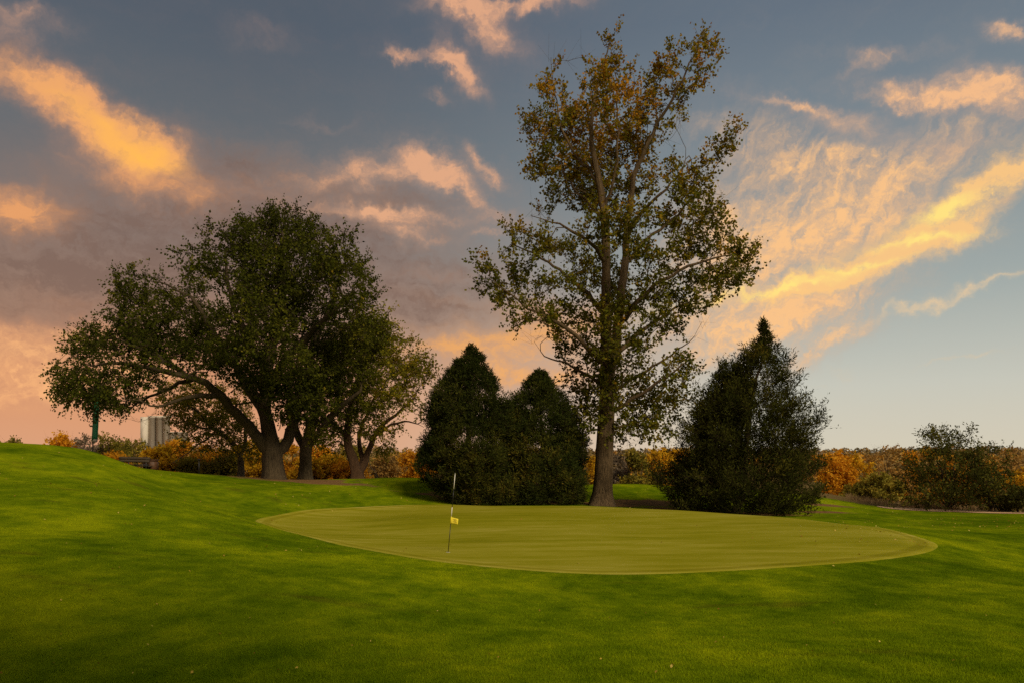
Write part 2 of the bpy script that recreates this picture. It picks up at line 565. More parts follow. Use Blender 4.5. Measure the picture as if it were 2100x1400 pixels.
M['orange_leaf'] = leaf_mat("orange_leaf", [(0.0, (.38, .180, .014)), (0.5, (.64, .300, .018)), (1.0, (.74, .40, .034))], 0.42)
M['yellow_leaf'] = leaf_mat("yellow_leaf", [(0.0, (.34, .215, .012)), (0.5, (.60, .35, .018)), (1.0, (.74, .44, .032))], 0.42)
M['tan_leaf'] = leaf_mat("tan_leaf", [(0.0, (.22, .140, .050)), (0.5, (.38, .225, .065)), (1.0, (.52, .30, .075))], 0.35)
M['green_leaf'] = leaf_mat("dull_green_leaf", [(0.0, (.11, .105, .018)), (0.5, (.22, .185, .028)), (1.0, (.36, .25, .036))], 0.35)
M['grey_leaf'] = leaf_mat("grey_leaf", [(0.0, (.12, .09, .06)), (0.5, (.19, .145, .10)), (1.0, (.27, .20, .13))], 0.25)
M['bark_elm'] = bark_mat("elm_bark", (.018, .012, .007), (.105, .074, .040), 3.0, 1.0)
M['bark_cotton'] = bark_mat("cottonwood_bark", (.026, .017, .009), (.185, .122, .064), 2.6, 1.0)
M['bark_dark'] = bark_mat("dark_bark", (.020, .014, .008), (.085, .055, .030))
M['bark_red'] = bark_mat("reddish_bark", (.030, .016, .008), (.13, .070, .036))
M['bark_grey'] = bark_mat("grey_bark", (.05, .036, .024), (.15, .11, .075))


def grass_colour(b, pos):
    """turf colour from world position: wide soft swathes of yellower and deeper green, thin patches"""
    n1 = b.noise(b.mapping(pos, loc=(3.5, 21, 0), rot=(0, 0, 0.5), scale=(1, 0.7, 1)), 0.13, 4, 0.55, 0.5)
    n2 = b.noise(b.mapping(pos, loc=(13, 5, 0), rot=(0, 0, -0.4), scale=(1, 0.6, 1)), 0.55, 5, 0.62, 0.5)
    n3 = b.noise(pos, 2.6, 4, 0.6)
    n4 = b.noise(b.mapping(pos, loc=(7, 3, 0), rot=(0, 0, 0.3), scale=(1, 0.5, 1)), 1.5, 5, 0.65, 0.3)
    f = b.math('ADD', b.math('ADD', b.math('MULTIPLY', n1, 0.32), b.math('MULTIPLY', n2, 0.30)), b.math('ADD', b.math('MULTIPLY', n3, 0.16), b.math('MULTIPLY', n4, 0.22)))
    c = b.ramp(f, [(0.36, (.042, .080, .002)), (0.44, (.082, .130, .002)), (0.50, (.132, .182, .003)), (0.60, (.250, .285, .004))])
    thin = b.step(b.noise(b.mapping(pos, loc=(31, 8, 2), scale=(0.6, 1.2, 1)), 0.55, 5, 0.65), 0.58, 0.72)
    return b.mix(b.math('MULTIPLY', thin, 0.55), c, (.085, .070, .008))


def make_ground_mat():
    m, b, o = new_mat("turf")
    geo = b.new("ShaderNodeNewGeometry")
    pos = geo.outputs["Position"]
    c = grass_colour(b, pos)
    fine = b.noise(b.mapping(pos, scale=(1, 1, 1)), 38, 3, 0.7)
    c = b.mix(0.55, c, b.ramp(fine, [(0.3, (.55, .55, .55)), (0.7, (1.35, 1.35, 1.3))]), 'MULTIPLY')
    at = b.new("ShaderNodeAttribute")
    at.attribute_name = "earth"
    nd = b.noise(pos, 0.9, 6, 0.65)
    e = b.step(b.math('ADD', at.outputs["Fac"], b.math('MULTIPLY', b.math('SUBTRACT', nd, 0.5), 0.9)), 0.42, 0.62)
    soil = b.ramp(b.noise(pos, 7.0, 5, 0.7), [(0.3, (.10, .055, .022)), (0.7, (.27, .15, .062))])
    c = b.mix(e, c, soil)
    at2 = b.new("ShaderNodeAttribute")
    at2.attribute_name = "wild"
    wild = b.ramp(b.noise(pos, 0.05, 6, 0.65), [(0.3, (.09, .062, .022)), (0.6, (.17, .115, .045)), (0.8, (.10, .085, .03))])
    c = b.mix(at2.outputs["Fac"], c, wild)
    p = b.new("ShaderNodeBsdfPrincipled")
    b.put(p.inputs["Base Color"], c)
    p.inputs["Roughness"].default_value = 0.9
    p.inputs["Specular IOR Level"].default_value = 0.0
    bn = b.new("ShaderNodeBump")
    bn.inputs["Strength"].default_value = 0.7
    bn.inputs["Distance"].default_value = 0.03
    b.put(bn.inputs["Height"], fine)
    b.put(p.inputs["Normal"], bn.outputs[0])
    b.put(o.inputs[0], p.outputs[0])
    return m


def make_blade_mat():
    m, b, o = new_mat("grass_blade")
    geo = b.new("ShaderNodeNewGeometry")
    c = grass_colour(b, geo.outputs["Position"])
    at = b.new("ShaderNodeAttribute")
    at.attribute_name = "tint"
    c = b.mix(1.0, c, b.ramp(at.outputs["Fac"], [(0, (1.05, 1.1, 1.0)), (0.9, (1.9, 1.8, 1.3)), (1.0, (2.6, 1.9, 2.0))]), 'MULTIPLY')
    d = b.new("ShaderNodeBsdfDiffuse")
    b.put(d.inputs[0], c)
    tr = b.new("ShaderNodeBsdfTranslucent")
    b.put(tr.inputs[0], c)
    mx = b.new("ShaderNodeMixShader")
    mx.inputs[0].default_value = 0.35
    b.put(mx.inputs[1], d.outputs[0])
    b.put(mx.inputs[2], tr.outputs[0])
    b.put(o.inputs[0], mx.outputs[0])
    return m


def make_green_mat():
    m, b, o = new_mat("bent_grass")
    pos = b.new("ShaderNodeNewGeometry").outputs["Position"]
    n1 = b.noise(b.mapping(pos, scale=(0.45, 1, 1)), 0.16, 5, 0.6, 0.3)
    n2 = b.noise(b.mapping(pos, loc=(4, 9, 0), scale=(0.30, 1.3, 1)), 1.0, 6, 0.68)
    n3 = b.noise(pos, 60, 3, 0.6)
    f = b.math('ADD', b.math('ADD', b.math('MULTIPLY', n1, 0.38), b.math('MULTIPLY', n2, 0.46)), b.math('MULTIPLY', n3, 0.16))
    c = b.ramp(f, [(0.36, (.172, .174, .004)), (0.46, (.240, .224, .006)), (0.54, (.300, .270, .020)), (0.63, (.390, .335, .055))])
    at = b.new("ShaderNodeAttribute")
    at.attribute_name = "rim"      # metres in from the edge of the cut
    rim = b.math('ADD', at.outputs["Fac"], b.math('MULTIPLY', b.math('SUBTRACT', b.noise(pos, 1.6, 3, 0.6), 0.5), 0.16))
    band = b.ramp(b.math('DIVIDE', rim, 2.0, clamp=True), [(0.0, (1.16, 1.14, 1.7)), (0.11, (1.16, 1.13, 1.5)), (0.15, (.88, .86, .7)), (0.28, (.88, .86, .7)), (0.32, (1.12, 1.10, 1.4)), (0.41, (1.08, 1.06, 1.2)), (0.48, (1, 1, 1)), (1.0, (1, 1, 1))])
    c = b.mix(1.0, c, band, 'MULTIPLY')
    p = b.new("ShaderNodeBsdfPrincipled")
    b.put(p.inputs["Base Color"], c)
    p.inputs["Roughness"].default_value = 0.9
    p.inputs["Specular IOR Level"].default_value = 0.03
    bn = b.new("ShaderNodeBump")
    bn.inputs["Strength"].default_value = 0.4
    bn.inputs["Distance"].default_value = 0.006
    b.put(bn.inputs["Height"], n3)
    b.put(p.inputs["Normal"], bn.outputs[0])
    b.put(o.inputs[0], p.outputs[0])
    return m


M['turf'] = make_ground_mat()
M['blade'] = make_blade_mat()
M['bent'] = make_green_mat()

# ------------------------------------------------------------------ terrain
ctrl = [(0, 0, 1.15), (-3, 0, 1.3), (4, 0, 1.1), (0, -12, 1.9), (-15, -5, 2.6), (14, -5, 1.5)]


def cp(px, py, d):
    ctrl.append(tuple(P(px, py, d)))


for a in [(1050, 1400, 7.1), (300, 1400, 7.2), (0, 1400, 7.4), (1700, 1400, 7.0), (2100, 1400, 7.0),
          (0, 1250, 9.8), (0, 1100, 15.5), (0, 1000, 24), (0, 950, 31), (0, 907, 39), (100, 912, 39.5), (-300, 890, 38), (-300, 1000, 22), (-300, 1200, 10),
          (195, 926, 42), (330, 966, 47), (420, 973, 50), (495, 977, 54), (560, 982, 52), (625, 984, 57), (700, 983, 54), (740, 981, 62), (860, 981, 56), (950, 985, 58),
          (300, 1000, 34), (330, 985, 39), (330, 972, 44), (250, 949, 43), (250, 965, 38), (195, 936, 39), (195, 955, 34), (100, 935, 34), (420, 990, 41), (300, 1060, 22), (560, 1012, 41), (700, 1012, 45), (860, 1029, 45), (420, 1040, 28), (300, 1180, 12.6), (560, 1200, 12.6),
          (1000, 1030, 47.5), (1235, 1037, 47), (1310, 1024, 53), (1310, 991, 63), (1180, 1000, 60), (1450, 1000, 62), (1520, 1056, 43), (1640, 1058, 42),
          (1665, 1006, 59), (1740, 1026, 57), (1820, 1041, 55), (1950, 1046, 53), (2100, 1050, 50), (2300, 1055, 47), (1900, 1076, 38), (2100, 1080, 36), (2100, 1150, 23.5), (2100, 1250, 12.8), (2300, 1150, 24), (2300, 1300, 11),
          (1750, 1075, 34), (1050, 1260, 12.6), (1600, 1260, 12.8)]:
    cp(*a)
for (x, y) in [(1.5, 19), (5, 19.5), (9.4, 21.2), (12.8, 25), (13.6, 30), (12.2, 34), (8, 39.4), (3.5, 42.2), (-4, 44), (-8.4, 40.5), (-10.4, 36), (-9.6, 31.5), (-8, 28.8), (-5, 24.6), (-1.8, 21.2), (2, 30), (2, 36), (-4, 34), (6, 26), (8, 33), (0, 25)]:
    ctrl.append((x, y, 0.0))
for (x, y, z) in [(-45, 75, 0.4), (-25, 78, -0.6), (-5, 80, -1.6), (12, 82, -2.2), (25, 75, -2.6), (40, 70, -2.2), (-60, 40, 3.2), (-50, 15, 4.0), (48, 40, -0.6), (45, 15, 0.4), (-40, 58, 1.4)]:
    ctrl.append((x, y, z))
ctrl = np.array(ctrl)


def tps(r2):
    return 0.5 * r2 * np.log(r2 + 1e-9)


_A = tps(((ctrl[:, None, :2] - ctrl[None, :, :2]) ** 2).sum(-1)) + np.eye(len(ctrl)) * 0.4
_Pm = np.c_[np.ones(len(ctrl)), ctrl[:, :2]]
_K = np.block([[_A, _Pm], [_Pm.T, np.zeros((3, 3))]])
_W = np.linalg.solve(_K, np.r_[ctrl[:, 2], 0, 0, 0])


def sst(x, a, b):
    t = np.clip((x - a) / (b - a), 0, 1)
    return t * t * (3 - 2 * t)


def vnoise(x, y, s, seed=0):
    """smooth value noise"""
    x, y = np.asarray(x) / s + 37.7 * seed, np.asarray(y) / s + 11.3 * seed
    xi, yi = np.floor(x), np.floor(y)
    fx, fy = x - xi, y - yi
    fx, fy = fx * fx * (3 - 2 * fx), fy * fy * (3 - 2 * fy)

    def h(a, b):
        v = np.sin(a * 127.1 + b * 311.7 + seed * 74.7) * 43758.5453
        return v - np.floor(v)
    return (h(xi, yi) * (1 - fx) + h(xi + 1, yi) * fx) * (1 - fy) + (h(xi, yi + 1) * (1 - fx) + h(xi + 1, yi + 1) * fx) * fy


def H(x, y):
    x, y = np.asarray(x, float), np.asarray(y, float)
    sh = x.shape
    xf, yf = x.ravel(), y.ravel()
    out = np.zeros(len(xf))
    inside = (np.abs(xf) < 95) & (yf > -60) & (yf < 125)
    if inside.any():
        q = np.c_[xf[inside], yf[inside]]
        r2 = ((q[:, None] - ctrl[None, :, :2]) ** 2).sum(-1)
        out[inside] = tps(r2) @ _W[:-3] + np.c_[np.ones(len(q)), q] @ _W[-3:]
    rr = np.hypot(xf, yf - 20)
    # the river bottom behind the course, then the rise to the far side of the valley
    far = -3.2 + 6.5 * sst(np.hypot(xf, yf), 420, 1150) + 6.0 * sst(np.hypot(xf, yf), 1500, 3500)
    far += (vnoise(xf, yf, 260, 3) - 0.5) * 3.0 * sst(rr, 150, 600)
    far = np.where(yf < 0, np.maximum(far, 1.5), far)
    wgt = (1 - sst(np.abs(xf), 48, 90)) * (1 - sst(yf, 74, 112)) * (1 - sst(-yf, 14, 50))
    out = np.clip(out, -6, 7) * wgt + far * (1 - wgt)
    # small unevenness of turf
    out += (vnoise(xf, yf, 3.1, 1) - 0.5) * 0.035 + (vnoise(xf, yf, 7.3, 2) - 0.5) * 0.07
    return out.reshape(sh)


def axis(lo, hi, step, far, n):
    core = np.arange(lo, hi + 1e-6, step)
    g = np.geomspace(step, far, n).cumsum()
    g = g / g[-1] * far
    g = np.maximum.accumulate(np.maximum(g, np.arange(1, n + 1) * step))
    return np.concatenate([lo - g[::-1], core, hi + g])


gx = axis(-42, 44, 0.5, 5000, 46)
gy = axis(-6, 86, 0.5, 6500, 46)
GX, GY = np.meshgrid(gx, gy)
GZ = H(GX, GY)
nx, ny = len(gx), len(gy)
gv = np.stack([GX, GY, GZ], -1).reshape(-1, 3)
ii = (np.arange(ny - 1)[:, None] * nx + np.arange(nx - 1)[None]).ravel()
gq = np.stack([ii, ii + 1, ii + nx + 1, ii + nx], 1)
gme = mesh_np("ground", gv, [gq], M['turf'], True)
EARTH = [(P(590, 984, 52), 5.5, 2.4), (P(650, 990, 50.5), 4.5, 1.3), (P(730, 984, 60), 4.0, 2.0), (P(1240, 1036, 48.5), 2.6, 2.2), (P(1330, 1030, 51), 3.6, 2.6), (P(1400, 1035, 47), 3.0, 2.0),
         (P(1520, 1050, 45), 4.2, 2.6), (P(1040, 1030, 49), 7.0, 2.0), (P(1690, 1042, 47), 2.2, 1.0), (P(300, 962, 52), 4.0, 3.0), (P(740, 1000, 56), 1.5, .8), (P(1700, 1030, 52), 2.0, 0.9)]


def earth(x, y):
    e = np.zeros_like(x)
    for c, a, b in EARTH:
        e = np.maximum(e, 0.85 * np.exp(-(((x - c[0]) / a) ** 2 + ((y - c[1]) / b) ** 2) * 0.8))
    return e


ea = gme.attributes.new("earth", 'FLOAT', 'POINT')
ea.data.foreach_set("value", earth(GX, GY).ravel().astype(np.float32))
wa = gme.attributes.new("wild", 'FLOAT', 'POINT')
# rough ground beyond the course
edge = 70 + 10 * (vnoise(GX, GY, 14, 5) - 0.5)
wildv = np.clip(sst(GY, edge - 1.5, edge + 2.5) + sst(np.abs(GX), 50, 60), 0, 1)
wildv = np.where((GX > 18) & (GY > 57 - 0.16 * (GX - 18)), 1.0, wildv)
wa.data.foreach_set("value", wildv.ravel().astype(np.float32))


def HB(x, y):
    """height of the ground mesh itself (bilinear)"""
    i = np.clip(np.searchsorted(gx, x) - 1, 0, nx - 2)
    j = np.clip(np.searchsorted(gy, y) - 1, 0, ny - 2)
    fx = (x - gx[i]) / (gx[i + 1] - gx[i])
    fy = (y - gy[j]) / (gy[j + 1] - gy[j])
    return (GZ[j, i] * (1 - fx) + GZ[j, i + 1] * fx) * (1 - fy) + (GZ[j + 1, i] * (1 - fx) + GZ[j + 1, i + 1] * fx) * fy


ground = obj("ground", gme)
tag(ground, "wide sloping green turf running out to the river bottom and far rise", kind='structure')

# putting green: closer cut sheet following the ground
gp = np.array([(12.7, 34.6), (14, 30.5), (13.2, 24.7), (9.5, 20.8), (5.2, 18.9), (1.7, 18.5), (-1.9, 20.6), (-5.2, 24.2), (-8.6, 28.6), (-10.3, 32), (-10.6, 36.4), (-8.7, 40.8), (-4.1, 44.2), (0, 44.3), (3.9, 43.0), (8.5, 39.9)])
N_ED = 240
cl = np.vstack([gp[-2:], gp, gp[:3]])
t_ = np.linspace(0, len(gp), N_ED, endpoint=False)
i0 = np.floor(t_).astype(int)
s_ = (t_ - i0)[:, None]
a_, b_, c_, d_ = cl[i0 + 1], cl[i0 + 2], cl[i0 + 3], cl[np.minimum(i0 + 4, len(cl) - 1)]
rimxy = 0.5 * ((2 * b_) + (-a_ + c_) * s_ + (2 * a_ - 5 * b_ + 4 * c_ - d_) * s_ ** 2 + (-a_ + 3 * b_ - 3 * c_ + d_) * s_ ** 3)
cen = np.array([1.6, 31.3])
rv = rimxy - cen
rl = np.linalg.norm(rv, axis=1)
GREEN_TH = np.arctan2(rv[:, 1], rv[:, 0])
_o = np.argsort(GREEN_TH)
_th, _rl = GREEN_TH[_o], rl[_o]


def green_dist(x, y):
    """metres inside the edge of the green (negative outside)"""
    dx, dy = x - cen[0], y - cen[1]
    return np.interp(np.arctan2(dy, dx), _th, _rl, period=2 * np.pi) - np.hypot(dx, dy)


ins = [0, 0.05, 0.15, 0.25, 0.35, 0.5, 0.65, 0.8, 0.95, 1.1, 1.4, 1.8]
rings, rimv = [], []
for i_, s in enumerate(ins):
    k = (rl - s) / rl
    q = cen + rv * k[:, None]
    rings.append(np.c_[q, H(q[:, 0], q[:, 1]) + (0.004 if i_ == 0 else 0.016)])
    rimv.append(np.full(N_ED, s))
for f in np.linspace(0.85, 0.04, 22):
    q = cen + rv * ((rl - 1.8) / rl * f)[:, None]
    rings.append(np.c_[q, H(q[:, 0], q[:, 1]) + 0.016])
    rimv.append(np.full(N_ED, 2.0))
pv = np.concatenate(rings + [np.array([[cen[0], cen[1], H(cen[0], cen[1]) + 0.016]])])
R_ = len(rings)
iq = np.arange(R_ - 1)[:, None] * N_ED
j_ = np.arange(N_ED)[None]
pq = np.stack([iq + j_, iq + (j_ + 1) % N_ED, iq + N_ED + (j_ + 1) % N_ED, iq + N_ED + j_], -1).reshape(-1, 4)
lb = (R_ - 1) * N_ED
pt = np.stack([lb + np.arange(N_ED), lb + (np.arange(N_ED) + 1) % N_ED, np.full(N_ED, R_ * N_ED)], 1)
pme = mesh_np("putting_green", pv, [pq, pt], M['bent'], True)
ra = pme.attributes.new("rim", 'FLOAT', 'POINT')
ra.data.foreach_set("value", np.r_[np.concatenate(rimv), 2.0].astype(np.float32))
pg = obj("putting_green", pme)
tag(pg, "smooth oval putting green of short yellowish turf", kind='structure')

# pale dirt path at the right
M['path'] = plain("pale_dirt", (.66, .41, .22), 0.95, 0.3, 3.0, bump=0.5)
pc = cr([P(1800, 1041, 55.2), P(1860, 1044, 54), P(1950, 1047, 52.5), P(2100, 1052, 49.5), P(2300, 1058, 46), P(2700, 1062, 44)], 0.8)
tt = np.gradient(pc, axis=0)
nrm = np.stack([-tt[:, 1], tt[:, 0]], 1)
nrm /= np.linalg.norm(nrm, axis=1, keepdims=True)
wid = 1.7 + 0.9 * (vnoise(pc[:, 0], pc[:, 1], 2.0, 8) - 0.5)
wid[:4] *= np.linspace(0.15, 1, 4)
cols = []
for s in np.linspace(-1, 1, 6):
    q = pc[:, :2] + nrm * (wid * s)[:, None]
    cols.append(np.c_[q, H(q[:, 0], q[:, 1]) + 0.03 + 0.02 * (1 - s * s)])
kv = np.stack(cols, 1)
n0 = len(pc)
iq = (np.arange(n0 - 1)[:, None] * 6 + np.arange(5)[None]).ravel()
path = obj("dirt_path", mesh_np("dirt_path", kv.reshape(-1, 3), [np.stack([iq + 6, iq + 7, iq + 1, iq], 1)], M['path'], True))
tag(path, "narrow pale dirt path at the foot of the bushes on the right", kind='structure')

# ------------------------------------------------------------------ plants
def unit(v):
    return v / (np.linalg.norm(v, axis=-1, keepdims=True) + 1e-9)


def grow(limbs, centers, r, seg=0.7, tip=0.012, expo=0.45, bare=(), jit=0.05, lowpen=0.5):
    """limbs: list of polylines [(x,y,z,radius)...]; centres get joined to the skeleton by curved branches"""
    pos, par, minr, plen = [], [], [], []
    for li, lb_ in enumerate(limbs):
        pts = cr(lb_, seg)
        if li == 0:
            prev = -1
        else:
            A = np.array(pos)
            prev = int(np.argmin(((A - pts[0, :3]) ** 2).sum(1)))
            pts = pts[1:]
        for k, q in enumerate(pts):
            j = r.normal(0, jit, 3) * (0.3 if li == 0 else 1.0) * (0 if (li == 0 and k < 3) else 1)
            pos.append(q[:3] + j)
            par.append(prev)
            minr.append(q[3])
            plen.append(0 if prev < 0 else plen[prev] + np.linalg.norm(pos[-1] - pos[prev]))
            prev = len(pos) - 1
    nl = len(pos)
    C = np.asarray(centers, float).reshape(-1, 3)
    cap = nl + len(C) * 40 + 50
    A = np.zeros((cap, 3))
    A[:nl] = pos
    L = np.zeros(cap)
    L[:nl] = plen
    n = nl
    ends, dirs = np.zeros(len(C), int), np.zeros((len(C), 3))
    order = np.argsort([((A[:nl] - c) ** 2).sum(1).min() for c in C]) if len(C) else []
    for ci in order:
        c = C[ci]
        d = np.linalg.norm(A[:n] - c, axis=1)
        i = int(np.argmin(d + 0.14 * L[:n] + lowpen * np.maximum(0, A[:n, 2] - c[2])))
        D = d[i]
        p0 = A[i]
        tang = unit(p0 - A[par[i]]) if par[i] >= 0 else np.array([0, 0, 1.0])
        p1 = p0 + tang * 0.3 * D + (c - p0) * 0.25 + np.array([0, 0, 0.06 * D])
        k = min(36, max(2, int(D / seg) + 1))
        prev = i
        for s in np.arange(1, k + 1) / k:
            q = (1 - s) ** 2 * p0 + 2 * s * (1 - s) * p1 + s * s * c + (r.normal(0, 0.05, 3) * min(1, D) if s < 1 else 0)
            A[n] = q
            par.append(prev)
            minr.append(0.0)
            L[n] = L[prev] + D / k
            prev = n
            n += 1
        ends[ci] = prev
        dirs[ci] = unit(A[prev] - A[par[prev]])
    A = A[:n]
    par = np.array(par)
    cnt = np.zeros(n)
    has = np.zeros(n, bool)
    has[par[par >= 0]] = True
    cnt[~has] = 1
    for k in range(n - 1, -1, -1):
        if par[k] >= 0:
            cnt[par[k]] += cnt[k]
    minr = np.array(minr)
    rad = np.where(minr > 0, minr, tip * np.maximum(cnt, 1) ** expo)
    for k in range(n):
        if par[k] >= 0 and minr[k] == 0:
            rad[k] = min(rad[k], rad[par[k]] * 0.97)
    return A, par, rad, ends, dirs


def skeleton_mesh(name, A, par, rad, mat, r, flare=0.0, extra=None):
    n = len(A)
    kids = [[] for _ in range(n)]
    for k in range(n):
        if par[k] >= 0:
            kids[par[k]].append(k)
    V, Q, off = [], [], 0
    starts = [(k, None) for k in range(n) if par[k] < 0]
    z0 = A[0, 2]
    while starts:
        k, p = starts.pop()
        ch = [k] if p is None else [p, k]
        while kids[ch[-1]]:
            ks = sorted(kids[ch[-1]], key=lambda a: -rad[a])
            for o_ in ks[1:]:
                starts.append((o_, ch[-1]))
            ch.append(ks[0])
        if len(ch) < 2:
            continue
        pp = A[ch]
        rr = rad[ch].copy()
        if p is not None:
            rr[0] = min(rr[0], rr[1] * 1.15)
        big = rr.max()
        ns = 18 if big > 0.3 else 9 if big > 0.1 else 5 if big > 0.03 else 3
        jf = None
        if big > 0.3:
            hgt = pp[:, 2] - z0
            if flare and p is None:
                rr = rr * (1 + flare * np.exp(-hgt / 0.55))
            ph = r.uniform(0, 6.28, 4)

            def jf(k_, n_, hgt=hgt, ph=ph):
                th = np.arange(n_) * 2 * np.pi / n_
                o = 1 + 0.05 * np.sin(3 * th[None] + ph[0] + 0.15 * hgt[:, None]) + 0.045 * np.sin(5 * th[None] + ph[1] - 0.2 * hgt[:, None])
                return o + 0.10 * np.exp(-np.maximum(hgt, 0)[:, None] / 0.8) * np.sin(4 * th[None] + ph[2]) + r.normal(0, 0.015, (k_, n_))
        v, q, _ = tube(pp, rr, ns, False, jf)
        V.append(v)
        Q.append(q + off)
        off += len(v)
    if extra is not None:
        V.append(extra[0])
        Q.append(extra[1] + off)
    return mesh_np(name, np.concatenate(V), [np.concatenate(Q)], mat, True)


def sprigs(C, D, r, twigs, leaves, tl, ls, lw, up, droop, spread, tint, tint_j=0.12, twr=0.006, side=0.35):
    """short twigs with leaves around cluster centres C with growth directions D.
    up: (K,) vertical bias of twigs; droop: leaf hang. returns leaf verts, quads, tints, twig mesh arrays"""
    K = len(C)
    d = unit(D[:, None] * 0.7 + r.normal(0, spread, (K, twigs, 3)) + np.array([0, 0, 1.0]) * np.asarray(up)[:, None, None])
    Ln = tl * r.uniform(0.55, 1.25, (K, twigs, 1))
    p0 = C[:, None] + r.normal(0, 0.08, (K, twigs, 3)) * tl - d * Ln * 0.15
    bend = unit(np.cross(d, r.normal(0, 1, d.shape)))
    t = (np.arange(leaves) + r.uniform(0, 1, (K, twigs, leaves))) / leaves
    t = 0.1 + 0.95 * t[..., None]
    q = p0[:, :, None] + d[:, :, None] * Ln[:, :, None] * t + bend[:, :, None] * (Ln[:, :, None] * 0.18 * t * t)
    offd = unit(r.normal(0, 1, q.shape))
    q = q + offd * side * ls * r.uniform(0.3, 1.4, t.shape)
    ax = unit(d[:, :, None] * 0.7 + offd * 0.9 + np.array([0, 0, -droop]))
    sz = ls * r.uniform(0.6, 1.3, t.shape)
    wv_ = unit(np.cross(ax, r.normal(0, 1, ax.shape))) * sz * lw
    a = q
    tipv = q + ax * sz
    mid = q + ax * sz * 0.45
    v = np.stack([a, mid + wv_, tipv, mid - wv_], -2).reshape(-1, 3)
    nq = K * twigs * leaves
    quads = np.arange(nq * 4).reshape(-1, 4)
    tn = (np.asarray(tint)[:, None, None] + r.normal(0, tint_j * 0.6, (K, twigs, 1)) + r.normal(0, tint_j, (K, twigs, leaves))).ravel()
    # twig prisms
    e0 = p0.reshape(-1, 3)
    e1 = (p0 + d * Ln + bend * Ln * 0.16).reshape(-1, 3)
    dd = d.reshape(-1, 3)
    s1 = unit(np.cross(dd, np.array([0.3, 0.5, 0.8])))
    s2 = np.cross(dd, s1)
    th = np.arange(3) * 2 * np.pi / 3
    ring = np.cos(th)[None, :, None] * s1[:, None] + np.sin(th)[None, :, None] * s2[:, None]
    tv = np.concatenate([e0[:, None] + ring * twr, e1[:, None] + ring * twr * 0.4], 1).reshape(-1, 3)
    b6 = np.arange(len(e0))[:, None] * 6
    tq = np.concatenate([np.stack([b6[:, 0] + j, b6[:, 0] + (j + 1) % 3, b6[:, 0] + 3 + (j + 1) % 3, b6[:, 0] + 3 + j], 1) for j in range(3)])
    return v, quads, np.clip(tn, 0, 1), tv, tq


def sample_blobs(bl, n, r, hollow=0.35):
    """bl rows: x y z rx ry rz (metres). evenly by volume^(2/3), biased outwards"""
    bl = np.asarray(bl, float)
    wts = (bl[:, 3] * bl[:, 5]) ** 1.0 * np.sqrt(bl[:, 4])
    idx = r.choice(len(bl), n, p=wts / wts.sum())
    u = unit(r.normal(0, 1, (n, 3)))
    rad_ = (hollow ** 3 + (1 - hollow ** 3) * r.uniform(0, 1, (n, 1))) ** (1 / 3)
    return bl[idx, :3] + u * rad_ * bl[idx, 3:6], idx


def px_blobs(lst, d0, depth_r, r, crown_c, crown_rx):
    """lst rows: px py rx ry [in pixels]; spread in depth inside a round crown of half width crown_rx (m) about crown_c (px)"""
    out = []
    for (px, py, rx, ry, *dz) in lst:
        sx = (px - crown_c) / F * d0
        room = math.sqrt(max(0.05, 1 - min(0.95, (sx / crown_rx) ** 2))) * depth_r
        dd = d0 + (dz[0] if dz else r.uniform(-1, 1) * room * 0.75)
        c = P(px, py, dd)
        m = dd / F
        out.append((*c, rx * m, max(1.0, min(depth_r, (rx + ry) * 0.6 * m)), ry * m))
    return out


def tree(name, label, base, limbs, C, leafm, barkm, r, *, twigs, leaves, tl, ls, lw=0.38, up=0.25, droop=0.3, spread=0.6, tint=None, tint_j=0.12,
         seg=0.7, tip=0.012, expo=0.45, flare=0.5, cat='tree', group=None, lowpen=0.5, jit=0.05, bare=None, skel_extra=None, twr=0.006):
    base = np.asarray(base, float)
    K = len(C)
    Ball = C if bare is None else np.vstack([C, bare])
    A, par, rad, ends, dirs = grow(limbs, Ball, r, seg, tip, expo, jit=jit, lowpen=lowpen)
    upv = np.full(K, up) if np.isscalar(up) else up
    tn = np.full(K, 0.4) if tint is None else tint
    v, q, t, tv, tq = sprigs(C, dirs[:K], r, twigs, leaves, tl, ls, lw, upv, droop, spread, tn, tint_j, twr)
    if bare is not None and len(bare):
        _, _, _, tv2, tq2 = sprigs(bare, dirs[K:], r, 4, 1, tl * 1.6, ls, lw, np.full(len(bare), 0.2), 0, 0.5, np.zeros(len(bare)), twr=twr)
        tq = np.concatenate([tq, tq2 + len(tv)])
        tv = np.concatenate([tv, tv2])
    root = empty(name, base)
    tm = skeleton_mesh("trunk", A - base, par, rad, barkm, r, flare, (tv - base, tq))
    obj("trunk", tm, root)
    obj("crown", mesh_np("crown", v - base, [q], leafm, False, t), root)
    tag(root, label, cat, group)
    return root


def on_ground(px, d):
    x = (px - 1050.0) / F * d
    return np.array([x, d, float(H(np.array([x]), np.array([d]))[0])])


def LB(pts, d):
    """limb from picture measurements: rows (px, py, depth offset, radius)"""
    return [(*P(a, b, d + dz), rr) for (a, b, dz, rr) in pts]

